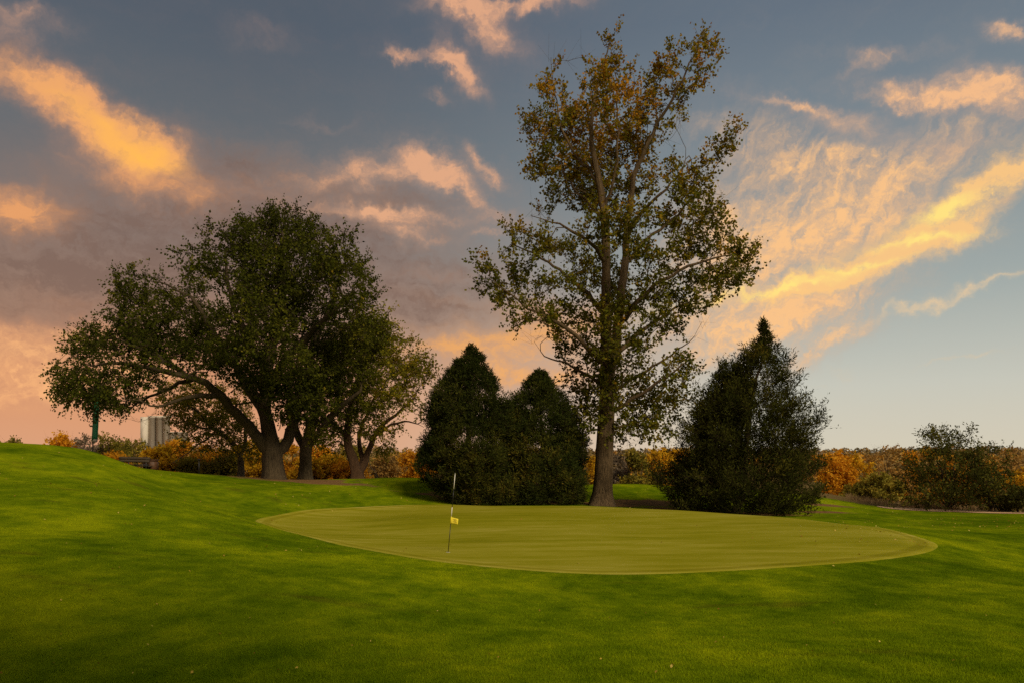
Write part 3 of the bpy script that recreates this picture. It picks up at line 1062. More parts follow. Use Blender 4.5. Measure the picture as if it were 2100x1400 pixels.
# ---- big elm on the left
r = np.random.default_rng(5)
D = 52.0
b0 = on_ground(562, D)
dz0 = (ZC - b0[2]) / D * F + HY      # picture height of the foot
limbs = [
    LB([(562, dz0 + 4, 0, .72), (560, 960, 0, .66), (558, 930, 0, .62), (553, 890, 0, .48), (545, 850, 0.3, .42), (545, 790, 0.6, .34), (560, 700, 1.0, .34), (575, 600, 1.2, .2), (580, 500, 1.0, .09)], D),
    LB([(556, 925, 0, .42), (520, 885, -0.5, .34), (482, 845, -1.2, .30), (450, 808, -2.0, .26), (400, 775, -2.8, .20), (330, 760, -3.5, .14), (250, 745, -4, .11), (190, 750, -4.2, .05)], D),
    LB([(578, 935, 0.3, .38), (596, 885, 0.8, .33), (610, 840, 1.2, .29), (625, 770, 1.8, .24), (650, 690, 2.3, .24), (690, 600, 2.6, .13), (705, 540, 2.6, .06)], D),
    LB([(547, 850, 0.3, .42), (515, 800, 1.8, .36), (475, 740, 3.0, .27), (430, 670, 3.6, .19), (390, 610, 4, .1), (330, 580, 4, .05)], D),
    LB([(553, 780, 0.6, .3), (600, 720, -2, .24), (660, 660, -4, .15), (720, 600, -5, .07)], D),
    LB([(547, 760, 0.6, .3), (505, 690, -2.5, .22), (470, 600, -4, .13), (460, 520, -4.6, .06)], D),
    LB([(450, 812, -2.0, .2), (390, 812, -3.6, .13), (330, 832, -4.6, .07), (264, 818, -5.2, .03)], D),
    LB([(400, 776, -2.8, .16), (340, 800, -1.6, .1), (280, 830, -1.0, .06), (262, 850, -0.8, .03)], D),
    LB([(390, 770, -2.8, .18), (300, 720, -1, .12), (220, 690, 0, .06)], D),
    LB([(640, 720, 2.0, .2), (700, 680, 3.4, .13), (760, 640, 4, .06)], D),
]
bl = px_blobs([(545, 490, 60, 50), (590, 480, 64, 50), (640, 510, 60, 45), (470, 500, 60, 50), (430, 545, 60, 40), (520, 550, 90, 60), (610, 570, 90, 60), (690, 520, 45, 45), (700, 580, 55, 60), (735, 560, 32, 40), (745, 610, 30, 30), (690, 650, 70, 50), (730, 690, 40, 40),
                (370, 600, 55, 45), (400, 650, 60, 35), (270, 590, 45, 40), (250, 620, 30, 30), (310, 640, 70, 50), (350, 700, 80, 45), (250, 690, 65, 50), (195, 710, 50, 40), (160, 750, 45, 45), (140, 790, 30, 28), (200, 780, 60, 45), (250, 800, 40, 35), (230, 840, 26, 22), (300, 770, 60, 30), (190, 820, 34, 24),
                (450, 690, 80, 50), (520, 660, 90, 60), (600, 660, 90, 60), (560, 720, 90, 40), (470, 750, 60, 30), (640, 740, 70, 50), (580, 780, 60, 35), (420, 730, 60, 30), (660, 800, 60, 40), (620, 830, 40, 30), (500, 600, 50, 40), (560, 610, 80, 50), (700, 720, 50, 50),
                (380, 745, 80, 30, -4), (520, 790, 60, 36, -2.5), (590, 800, 60, 40, -2.5), (640, 790, 60, 44, -2), (150, 800, 34, 30), (220, 815, 40, 30), (130, 760, 26, 34), (500, 740, 80, 40, -4), (560, 840, 40, 24, -2), (630, 850, 40, 24, 1), (290, 700, 60, 40)], D, 9.0, r, 480, 13.5)
C, idx = sample_blobs(bl, 1640, r, 0.2)
upb = np.where((C[:, 0] < P(330, 0, D)[0]) & (C[:, 2] < P(0, 740, D)[2]), -0.85, 0.42)
tn = 0.34 + r.normal(0, 0.13, len(C)) + 0.12 * sst(C[:, 0], P(640, 0, D)[0], P(760, 0, D)[0])
tn = tn + 0.10 * sst(-C[:, 0], -P(300, 0, D)[0], -P(150, 0, D)[0])
bare = np.array([P(a, b, D - 5) for a, b in [(262, 822), (285, 800), (320, 845), (350, 812), (270, 860), (300, 860), (330, 800)]])
tree("elm_tree", "huge spreading dark elm with forked pale trunk left of the green, widest crown of all", b0, limbs, C, M['elm_leaf'], M['bark_elm'], r,
     twigs=6, leaves=12, tl=1.1, ls=0.165, lw=0.36, up=upb, droop=0.35, spread=0.55, tint=tn, flare=0.26, tip=0.014, expo=0.43, bare=bare)

# ---- second elm trunk, behind to the right
r = np.random.default_rng(6)
D = 57.0
b0 = on_ground(627, D)
dz0 = (ZC - b0[2]) / D * F + HY
limbs = [
    LB([(627, dz0 + 4, 0, .46), (627, 960, 0, .42), (629, 915, 0, .41), (640, 870, 0, .36), (655, 820, 0.5, .28), (670, 750, 1, .22), (680, 680, 1.2, .1)], D),
    LB([(628, 925, 0, .30), (608, 885, 1, .26), (596, 840, 2, .24), (590, 770, 2.5, .14)], D),
    LB([(640, 910, 0, .27), (655, 885, -1, .23), (690, 840, -2, .2), (740, 800, -2.6, .1)], D),
]
bl = px_blobs([(690, 720, 70, 50), (650, 790, 60, 40), (720, 760, 60, 50), (700, 820, 60, 35), (620, 800, 50, 40), (740, 700, 50, 45), (660, 850, 45, 25), (770, 690, 36, 36), (680, 880, 40, 22), (650, 890, 30, 18), (600, 860, 30, 22), (740, 850, 40, 26)], D, 5.0, r, 680, 6.0)
C, idx = sample_blobs(bl, 520, r)
tree("elm_tree", "straight-trunked elm just behind and right of the huge forked elm", b0, limbs, C, M['olive_leaf'], M['bark_elm'], r,
     twigs=5, leaves=10, tl=0.9, ls=0.165, up=0.15, tint=0.28 + r.normal(0, .14, len(C)), flare=0.3)

# ---- third: reddish leaning trunk with a loose yellow-olive crown
r = np.random.default_rng(7)
D = 61.0
b0 = on_ground(732, D)
dz0 = (ZC - b0[2]) / D * F + HY
limbs = [
    LB([(734, dz0 + 4, 0, .50), (731, 965, 0, .42), (722, 935, 0, .36), (712, 900, 0, .30), (716, 850, 0.4, .22), (730, 790, 0.8, .15), (745, 720, 1, .07)], D),
    LB([(733, 972, 0.2, .30), (745, 950, 0.6, .27), (755, 920, 1, .22), (775, 880, 1.4, .17), (810, 850, 1.6, .12), (850, 815, 1.8, .07)], D),
    LB([(738, 968, 0.4, .24), (742, 935, 1, .2), (738, 890, 2, .15), (760, 830, 2.6, .1), (800, 770, 3, .05)], D),
    LB([(768, 893, 1.4, .13), (800, 870, 0.6, .1), (840, 862, 0, .06), (870, 875, -.4, .025)], D),
    LB([(714, 900, 0, .18), (690, 870, -1.4, .13), (665, 860, -2.4, .07)], D),
]
bl = px_blobs([(790, 700, 50, 40), (820, 730, 50, 45), (850, 770, 40, 36), (860, 750, 30, 26), (800, 780, 60, 45), (770, 830, 50, 35), (830, 820, 40, 24), (740, 800, 60, 50), (720, 870, 40, 26), (690, 890, 40, 28), (780, 660, 30, 24), (750, 720, 50, 50), (850, 840, 30, 16), (800, 870, 40, 20), (760, 880, 40, 22), (700, 915, 34, 16), (790, 920, 30, 14), (840, 790, 44, 40)], D, 6.0, r, 775, 6.0)
C, idx = sample_blobs(bl, 430, r)
tree("elm_tree", "loose yellow-olive elm on leaning reddish trunks beside the tall pointed cedars", b0, limbs, C, M['olive_leaf'], M['bark_red'], r,
     twigs=5, leaves=10, tl=0.95, ls=0.17, up=0.1, tint=0.58 + r.normal(0, .16, len(C)) + 0.14 * sst(C[:, 0], P(780, 0, D)[0], P(860, 0, D)[0]), flare=0.3)

# ---- small pale-trunked tree seen under the elm limb
r = np.random.default_rng(8)
D = 66.0
b0 = on_ground(494, D)
dz0 = (ZC - b0[2]) / D * F + HY
limbs = [
    LB([(494, dz0 + 4, 0, .32), (494, 955, 0, .27), (490, 930, 0, .24), (470, 900, -.4, .2), (440, 880, -.8, .16), (415, 850, -1.2, .12), (385, 830, -1.5, .06)], D),
    LB([(492, 935, 0, .2), (505, 900, .6, .15), (500, 860, 1.2, .1), (490, 820, 1.6, .05)], D),
    LB([(448, 886, -.8, .12), (420, 900, -1.6, .08), (385, 930, -2.2, .05), (355, 948, -2.6, .03)], D),
    LB([(440, 880, -.8, .12), (400, 872, .6, .08), (360, 850, 1.4, .04)], D),
]
bl = px_blobs([(350, 820, 40, 26), (390, 800, 50, 26), (430, 830, 60, 40), (380, 850, 50, 30), (470, 850, 50, 40), (500, 890, 40, 36), (450, 900, 40, 30), (410, 880, 50, 26), (520, 920, 34, 22), (480, 800, 40, 26), (400, 915, 36, 18)], D, 5.0, r, 430, 5.0)
C, idx = sample_blobs(bl, 340, r)
bare = np.array([P(a, b, D - 2) for a, b in [(352, 950), (370, 935), (395, 925), (430, 930), (450, 945), (470, 935), (410, 940), (380, 915)]])
tree("shade_tree", "small olive-leaved tree with pale crooked trunk seen beneath the elm's long left limb", b0, limbs, C, M['olive_leaf'], M['bark_grey'], r,
     twigs=5, leaves=9, tl=0.9, ls=0.17, up=0.0, droop=0.5, tint=0.64 + r.normal(0, .18, len(C)), flare=0.3, bare=bare)

# ---- tall cottonwood
r = np.random.default_rng(9)
D = 47.0
b0 = on_ground(1236, D)
dz0 = (ZC - b0[2]) / D * F + HY
limbs = [
    LB([(1235, dz0 + 4, 0, .70), (1237, 1010, 0, .58), (1240, 960, 0, .53), (1242, 900, 0, .50), (1246, 830, 0, .46), (1246, 760, 0, .40), (1243, 700, -.2, .34), (1242, 620, -.4, .29), (1243, 540, -.5, .25), (1240, 450, -.6, .24), (1226, 360, -.7, .18), (1212, 270, -.8, .12), (1225, 180, -1, .07), (1250, 90, -1, .03)], D),
    LB([(1250, 770, 0, .38), (1264, 710, .4, .36), (1272, 630, .7, .33), (1282, 540, .9, .29), (1288, 450, 1, .24), (1300, 370, 1, .19), (1330, 290, .8, .14), (1380, 200, .4, .09), (1430, 100, 0, .03)], D),
    LB([(1240, 755, 0, .2), (1215, 722, -.6, .17), (1180, 690, -1.2, .15), (1130, 655, -1.8, .11), (1070, 625, -2.2, .07), (1010, 575, -2.4, .03)], D),
    LB([(1238, 650, -.2, .2), (1205, 605, .8, .16), (1160, 565, 1.6, .12), (1110, 530, 2, .08), (1050, 500, 2.2, .04)], D),
    LB([(1240, 545, -.5, .16), (1215, 500, -1.4, .13), (1175, 475, -2, .1), (1130, 455, -2.4, .05), (1090, 442, -2.6, .02)], D),
    LB([(1275, 665, .6, .2), (1310, 615, -.6, .17), (1360, 575, -1.4, .13), (1430, 540, -2, .09), (1500, 520, -2.4, .04)], D),
    LB([(1265, 725, .4, .2), (1300, 690, 1.4, .17), (1350, 655, 2.2, .12), (1400, 625, 2.8, .07), (1450, 610, 3.2, .03)], D),
    LB([(1284, 540, .9, .16), (1330, 490, 2, .12), (1390, 440, 2.8, .09), (1440, 380, 3.2, .05), (1500, 300, 3.4, .02)], D),
    LB([(1288, 480, 1, .14), (1330, 420, -.6, .11), (1380, 375, -1.4, .07), (1410, 330, -1.6, .03)], D),
    LB([(1255, 850, 0, .18), (1300, 815, -.8, .14), (1350, 785, -1.4, .1), (1400, 745, -1.8, .05)], D),
    LB([(1240, 800, 0, .14), (1205, 768, .8, .11), (1160, 745, 1.4, .08), (1130, 735, 1.8, .055), (1104, 722, 2, .03)], D),
    LB([(1256, 800, 0, .16), (1300, 775, 1, .13), (1350, 742, 1.6, .09), (1400, 710, 2, .05), (1424, 690, 2.2, .025)], D),
    LB([(1228, 370, -.7, .13), (1180, 320, .4, .1), (1150, 260, 1, .07), (1135, 170, 1.2, .03)], D),
    LB([(1240, 450, -.6, .13), (1190, 400, .6, .1), (1150, 350, 1.2, .06), (1115, 300, 1.4, .03)], D),
    LB([(1240, 430, -.6, .12), (1262, 350, -1.6, .09), (1268, 250, -2, .06), (1262, 150, -2, .03)], D),
    LB([(1252, 880, 0, .12), (1290, 870, 1, .09), (1330, 855, 1.8, .05)], D),
]
limbs = [limbs[0]] + [[(x, y, z, q * 0.8) for (x, y, z, q) in lb_] for lb_ in limbs[1:]]
cw = [(1440, 85, 26, 34), (1425, 130, 34, 34), (1375, 120, 28, 30), (1350, 160, 30, 34), (1395, 185, 34, 34), (1455, 100, 18, 30), (1255, 85, 12, 28), (1250, 130, 24, 28), (1235, 180, 40, 40), (1280, 170, 30, 36), (1135, 165, 16, 34), (1115, 190, 18, 34), (1150, 210, 30, 40), (1110, 255, 34, 30), (1160, 270, 40, 40), (1200, 230, 40, 50), (1270, 235, 50, 44), (1330, 230, 34, 40), (1380, 250, 26, 20),
      (1100, 340, 16, 26), (1130, 330, 34, 40), (1180, 340, 50, 40), (1240, 320, 50, 50), (1310, 300, 40, 44), (1200, 400, 46, 40), (1260, 400, 50, 50), (1320, 370, 34, 40), (1150, 395, 26, 26), (1385, 355, 22, 30), (1395, 400, 34, 26), (1500, 285, 24, 24), (1470, 315, 24, 24), (1440, 350, 26, 26), (1420, 390, 26, 20),
      (1215, 470, 40, 40), (1280, 470, 44, 44), (1340, 440, 36, 34), (1390, 460, 50, 30), (1450, 430, 34, 26), (1470, 470, 34, 34), (1430, 510, 50, 30), (1500, 500, 34, 26), (1525, 530, 22, 30), (1490, 560, 44, 30), (1530, 570, 16, 20), (1440, 570, 44, 26), (1380, 540, 44, 30), (1320, 520, 36, 30),
      (1120, 430, 24, 20), (1070, 470, 36, 24), (1045, 500, 30, 24), (1100, 500, 44, 30), (1150, 520, 40, 30), (990, 545, 22, 20), (1010, 580, 34, 28), (1050, 560, 40, 30), (1090, 590, 44, 30), (1040, 620, 40, 22), (1100, 640, 40, 22), (1150, 590, 36, 30), (1190, 560, 30, 30), (1070, 660, 34, 20), (1140, 670, 36, 26), (1170, 640, 30, 24), (1200, 610, 26, 30),
      (1340, 590, 40, 30), (1390, 620, 50, 26), (1440, 620, 40, 22), (1470, 600, 24, 18), (1350, 650, 44, 26), (1320, 700, 30, 26), (1380, 670, 30, 20), (1300, 640, 26, 26), (1160, 720, 30, 24), (1190, 700, 26, 26), (1215, 740, 20, 26),
      (1180, 780, 26, 30), (1205, 820, 26, 36), (1195, 860, 20, 26), (1290, 760, 30, 30), (1320, 800, 40, 34), (1370, 780, 34, 34), (1400, 760, 26, 30), (1420, 745, 12, 24), (1300, 850, 40, 34), (1350, 840, 44, 30), (1390, 820, 30, 24), (1290, 900, 34, 18), (1340, 890, 40, 18), (1240, 560, 36, 50), (1270, 600, 26, 40), (1250, 680, 26, 40), (1240, 790, 26, 40), (1265, 870, 24, 30),
      (1240, 640, 36, 36, -.9), (1265, 640, 34, 36, -.9), (1240, 720, 34, 36, -.9), (1262, 770, 34, 36, -.9), (1235, 830, 34, 34, -.9), (1262, 830, 32, 32, -.9), (1225, 870, 30, 26, -.9), (1262, 890, 30, 22, -.9), (1205, 680, 30, 30), (1300, 720, 34, 30)]
cw = [(c_[0], c_[1] + 14 * (1 - min(1, c_[1] / 330)), *c_[2:]) for c_ in cw]
bl = px_blobs(cw, D, 6.0, r, 1260, 7.5)
C, idx = sample_blobs(bl, 1620, r, 0.1)
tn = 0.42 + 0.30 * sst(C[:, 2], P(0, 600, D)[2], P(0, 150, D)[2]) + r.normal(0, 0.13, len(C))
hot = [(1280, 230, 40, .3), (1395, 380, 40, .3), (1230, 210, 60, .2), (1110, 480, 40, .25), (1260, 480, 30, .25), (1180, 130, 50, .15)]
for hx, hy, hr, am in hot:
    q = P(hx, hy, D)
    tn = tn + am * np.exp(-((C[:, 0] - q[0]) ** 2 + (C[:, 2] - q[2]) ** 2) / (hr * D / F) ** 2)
bare = np.array([P(a, b, D + dd) for a, b, dd in [(1095, 700, 2), (1110, 690, 2), (1425, 690, 2.2), (1410, 700, 2.4), (1440, 660, 2.2), (1390, 230, .5), (1370, 290, 1), (1392, 262, 1), (1130, 118, 1), (1165, 125, 1), (1200, 118, .5), (1090, 440, -2.6), (1110, 428, -2.4), (1220, 760, -1), (1275, 800, -1), (1210, 790, -1.2), (1290, 830, -1), (1265, 730, -1), (1225, 700, -1.2), (1450, 440, 3), (1480, 400, 3), (1290, 690, -1), (1210, 660, -1), (1200, 905, -1), (1290, 905, -1)]])
tree("cottonwood_tree", "very tall cottonwood with two stems and orange-tinged top standing behind the green", b0, limbs, C, M['cotton_leaf'], M['bark_cotton'], r,
     twigs=4, leaves=10, tl=0.95, ls=0.165, lw=0.46, up=0.55, droop=0.3, spread=0.42, tint=tn, tint_j=0.10, flare=0.35, tip=0.012, expo=0.42, bare=bare, seg=0.6)


# ---- conifers
def conifer(name, label, px, D, prof, seed, leafm, ncl, per, tl, ls, lw, *, outw=0.7, upw=0.45, tfun=None, lump=0.12, spikes=0, depth=1.0, cat='conifer', inner=0.45, spread=0.34, tuck=0.12, nb=170, tilt=0.35, bj=0.42, rj=0.13, rmax=1.08, fb=0.72):
    """prof rows: (py, left px, right px), the outline from top to foot"""
    r = np.random.default_rng(seed)
    b0 = on_ground(px, D)
    m = D / F
    spires = prof if isinstance(prof[0], list) else [prof]
    z, hw, cx = [], [], []
    for pf in spires[::-1]:
        pf = np.array(pf, float)
        zz = ZC + (HY - pf[:, 0]) * m
        Lx = (pf[:, 1] - 1050) * m
        Rx = (pf[:, 2] - 1050) * m
        o = np.argsort(zz)
        zz, Lx, Rx = zz[o], Lx[o], Rx[o]
        za = np.linspace(max(zz[0], b0[2]) + 0.05, zz[-1], 400)
        z.append(za)
        hw.append((np.interp(za, zz, Rx) - np.interp(za, zz, Lx)) / 2)
        cx.append((np.interp(za, zz, Rx) + np.interp(za, zz, Lx)) / 2)
    z, hw, cx = np.concatenate(z), np.concatenate(hw), np.concatenate(cx)
    hw = np.maximum(hw - tuck, 0.04)
    pr = (hw + 0.04) ** 1.3
    # boughs: most sprays gather round bough ends, the rest fill in between
    prb = pr * (np.arange(len(z)) % 400 < (330 if len(spires) > 1 else 375))
    kb_ = r.choice(len(z), nb, p=prb / prb.sum())
    thb = r.uniform(0, 2 * np.pi, nb)
    rb_ = r.uniform(0.84, rmax, nb)
    tb_ = r.normal(0, 0.13, nb)
    own = r.integers(0, nb, ncl)
    inb = r.uniform(0, 1, ncl) < fb
    kk = r.choice(len(z), ncl, p=pr / pr.sum())
    zc = np.where(inb, z[kb_[own]] + r.normal(0, 1, ncl) * np.clip(hw[kb_[own]] * 0.3, 0.06, 0.26), z[kk])
    hwc = np.where(inb, hw[kb_[own]], hw[kk])
    # keep bough sprays under the outline at their own height
    ks = np.where(inb, kb_[own], kk)
    blk = ks // 400
    zspan = (z[blk * 400 + 399] - z[blk * 400]) / 399
    kz = np.clip(ks + np.where(inb, (zc - z[ks]) / zspan, 0).astype(int), blk * 400, blk * 400 + 399)
    hwc = np.minimum(hwc, hw[kz])
    top_ = z[blk * 400 + 399]
    zc = np.where(zc > top_, 2 * top_ - zc, zc)
    cxc = np.where(inb, cx[kb_[own]], cx[kk])
    th = np.where(inb, thb[own] + r.normal(0, 1, ncl) * bj / np.maximum(hwc, 0.5), r.uniform(0, 2 * np.pi, ncl))
    rf = np.where(inb, rb_[own] * (1 - np.abs(r.normal(0, rj, ncl))), (inner ** 2 + (0.9 - inner ** 2) * r.uniform(0, 1, ncl)) ** 0.5)
    # every spire keeps its own narrow tip
    nsp = len(spires)
    for bi in range(nsp):
        ne = 75 if bi == nsp - 1 else 40
        e0 = ncl - (bi + 1) * 110
        ee = np.arange(e0, e0 + ne)
        tt_ = r.uniform(0, 1, ne) ** 0.8
        zb_ = z[bi * 400:(bi + 1) * 400]
        zc[ee] = zb_[-1] - 0.15 - tt_ * 2.4
        hwc[ee] = np.maximum(np.interp(zc[ee], zb_, hw[bi * 400:(bi + 1) * 400]) - 0.10, 0.03)
        cxc[ee] = np.interp(zc[ee], zb_, cx[bi * 400:(bi + 1) * 400])
        th[ee] = r.uniform(0, 2 * np.pi, ne)
        rf[ee] = r.uniform(0.2, 1.15, ne)
        inb[ee] = False
    lm = 1 + lump * np.sin(3 * th + zc * 1.3 + seed) + lump * 0.8 * np.sin(5 * th - zc * 2.1)
    rad_ = hwc * rf * lm
    zc = zc + np.where(inb, (rf - 0.8) * hwc * tilt, 0)
    zc = np.maximum(zc, b0[2] + 0.08)
    C = np.stack([cxc + rad_ * np.cos(th), D + rad_ * np.sin(th) * depth, zc], 1)
    outd = np.stack([np.cos(th), np.sin(th), np.zeros(ncl)], 1)
    outw = outw * np.clip(hwc / 0.8, 0.25, 1.0)[:, None]
    Dv = unit(outd * outw + np.array([0, 0, upw]) + r.normal(0, 0.25, (ncl, 3)))
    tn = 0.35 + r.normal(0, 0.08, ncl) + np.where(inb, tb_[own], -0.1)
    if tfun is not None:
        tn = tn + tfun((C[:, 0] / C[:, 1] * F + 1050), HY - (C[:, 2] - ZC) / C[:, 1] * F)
    v, q, t, tv, tq = sprigs(C, Dv, r, per[0], per[1], tl * np.clip(hwc / 1.3, 0.36, 1.0)[:, None, None], ls, lw, np.full(ncl, 0.25), -0.25, spread, tn, 0.09, 0.005, 0.5)
    # skeleton: leader and a sample of branches
    zt = np.linspace(b0[2] - 0.1, zz[-1] - 0.5, 9)
    tr_r = np.linspace(0.24, 0.015, 9)
    limbs = [[(np.interp(a, zz, (Lx + Rx) / 2) * min(1, (a - b0[2]) / 3) + b0[0] * (1 - min(1, max(0, (a - b0[2]) / 3))), D, a, rr) for a, rr in zip(zt, tr_r)]]
    sel = r.choice(ncl, min(ncl, 260), replace=False)
    A, par, rad, _, _ = grow(limbs, C[sel], r, 0.6, 0.010, 0.42, lowpen=0.9)
    root = empty(name, b0)
    obj("trunk", skeleton_mesh("trunk", A - b0, par, rad, M['bark_dark'], r, 0.2, (tv - b0, tq)), root)
    obj("crown", mesh_np("crown", v - b0, [q], leafm, False, t), root)
    tag(root, label, cat)
    return root


def olive_and_shade(px, py):  # olive leaf patches, plus shade put into the tint down the left side
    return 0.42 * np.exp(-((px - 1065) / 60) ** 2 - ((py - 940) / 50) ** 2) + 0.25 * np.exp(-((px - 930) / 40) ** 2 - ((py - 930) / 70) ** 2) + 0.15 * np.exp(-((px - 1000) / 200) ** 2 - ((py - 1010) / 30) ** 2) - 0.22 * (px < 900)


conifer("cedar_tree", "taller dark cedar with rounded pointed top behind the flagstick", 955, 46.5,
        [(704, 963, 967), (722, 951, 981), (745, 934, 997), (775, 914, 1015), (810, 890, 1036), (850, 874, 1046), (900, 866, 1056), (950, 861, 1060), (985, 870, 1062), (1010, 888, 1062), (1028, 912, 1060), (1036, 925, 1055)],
        21, M['cedar_leaf'], 3400, (5, 9), 0.48, 0.17, 0.13, tfun=olive_and_shade, lump=0.07)
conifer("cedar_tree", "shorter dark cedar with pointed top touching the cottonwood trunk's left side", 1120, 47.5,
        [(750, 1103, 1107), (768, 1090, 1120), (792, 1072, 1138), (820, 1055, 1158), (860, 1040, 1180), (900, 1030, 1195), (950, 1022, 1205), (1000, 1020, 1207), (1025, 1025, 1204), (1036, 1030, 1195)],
        22, M['cedar_leaf'], 3200, (5, 9), 0.48, 0.17, 0.13, tfun=olive_and_shade, lump=0.08)


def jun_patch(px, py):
    return 0.22 * np.exp(-((px - 1610) / 40) ** 2 - ((py - 930) / 60) ** 2) - 0.12 * sst(py, 820, 900) + 0.12 * np.exp(-((px - 1440) / 60) ** 2 - ((py - 1000) / 50) ** 2)  # lighter right side: the light on it is put into the leaf tint


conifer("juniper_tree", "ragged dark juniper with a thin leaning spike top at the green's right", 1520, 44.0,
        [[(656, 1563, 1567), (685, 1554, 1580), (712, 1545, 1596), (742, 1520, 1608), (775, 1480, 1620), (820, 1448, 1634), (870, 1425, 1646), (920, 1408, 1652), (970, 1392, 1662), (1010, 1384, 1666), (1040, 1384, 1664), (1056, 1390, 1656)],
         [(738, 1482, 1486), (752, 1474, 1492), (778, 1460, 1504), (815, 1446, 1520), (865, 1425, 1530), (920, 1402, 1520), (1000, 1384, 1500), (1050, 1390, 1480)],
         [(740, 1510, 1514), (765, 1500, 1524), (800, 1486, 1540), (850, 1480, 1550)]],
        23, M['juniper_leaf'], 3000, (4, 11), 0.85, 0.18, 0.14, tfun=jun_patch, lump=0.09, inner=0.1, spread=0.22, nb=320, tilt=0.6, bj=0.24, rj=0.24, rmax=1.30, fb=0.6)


# ---- bushes on the right
def bush(name, label, px, D, bl_px, n, seed, leafm, barkm, stems, *, twigs=5, leaves=8, tl=0.6, ls=0.16, tint0=0.4, depth_r=2.0, up=0.4, cat='bush', lw=0.3, bare=None, group=None, tj=.14):
    r = np.random.default_rng(seed)
    b0 = on_ground(px, D)
    m = D / F
    bl_ = px_blobs(bl_px, D, depth_r, r, px, max(2.0, 130 * m))
    C, _ = sample_blobs(bl_, n, r, 0.15)
    C = C[C[:, 2] > H(C[:, 0], C[:, 1]) + 0.1]
    limbs = [[(*b0, stems[0][2]), (b0[0], b0[1], b0[2] + 0.25, stems[0][2] * .9), (b0[0] + .02, b0[1] + .05, b0[2] + .5, stems[0][2] * .7)]]
    for (sx, sy, rr) in stems:
        q = P(sx, sy, D + r.uniform(-1, 1) * depth_r * 0.5)
        mid = b0 * 0.55 + q * 0.45 + np.array([0, 0, 0.3]) + r.normal(0, 0.1, 3)
        limbs.append([(*b0, rr), (*(b0 * 0.8 + mid * 0.2), rr * .9), (*mid, rr * .6), (*q, rr * .2)])
    br = None if bare is None else np.array([P(a, b, D + r.uniform(-1, 1)) for a, b in bare])
    return tree(name, label, b0, limbs, C, leafm, barkm, r, twigs=twigs, leaves=leaves, tl=tl, ls=ls, lw=lw, up=up, droop=0.1, spread=0.5,
                tint=tint0 + r.normal(0, tj, len(C)), seg=0.5, tip=0.007, expo=0.42, flare=0.0, cat=cat, group=group, bare=br, twr=0.005)


bush("willow_bush", "big dark green bush with feathery upright top beside the dirt path", 1945, 54.0,
     [(1910, 895, 18, 18), (1930, 910, 24, 20), (1965, 900, 24, 20), (1990, 890, 16, 14), (1895, 920, 14, 10), (1870, 950, 22, 20), (1920, 940, 40, 24), (1970, 940, 34, 24), (2010, 935, 30, 18), (2040, 928, 22, 10), (1875, 985, 26, 24), (1910, 980, 40, 26), (1960, 980, 44, 28), (2005, 970, 34, 24), (1880, 1020, 30, 22), (1930, 1020, 46, 24), (1980, 1015, 40, 24), (1860, 1035, 20, 10), (2020, 1000, 24, 20)],
     320, 31, M['bush_leaf'], M['bark_dark'], [(1910, 890, .10), (1965, 895, .10), (1990, 890, .06), (1870, 950, .07), (2030, 930, .07), (1930, 900, .06), (2000, 960, .06)], depth_r=3.0, lw=.24, ls=.18, up=.8, tl=.85, tint0=.52)
bush("willow_bush", "low rounded dark bush right of the big feathery bush", 2030, 51.0,
     [(2020, 985, 24, 18), (2050, 975, 20, 14), (2035, 1010, 30, 20), (2010, 1020, 24, 18), (2045, 1035, 26, 12), (2060, 960, 8, 10)], 95, 32, M['bush_leaf'], M['bark_dark'], [(2020, 980, .05), (2055, 965, .05), (2040, 1010, .05)], lw=.26, ls=.17, tint0=.45)
bush("willow_bush", "small dark bush at the photo's right edge, nearest the path", 2088, 50.0,
     [(2080, 1020, 20, 16), (2100, 1015, 20, 18), (2075, 1035, 20, 12), (2105, 1035, 24, 12)], 90, 33, M['bush_leaf'], M['bark_dark'], [(2080, 1015, .04), (2105, 1015, .04)], lw=.28, ls=.16, tint0=.4)

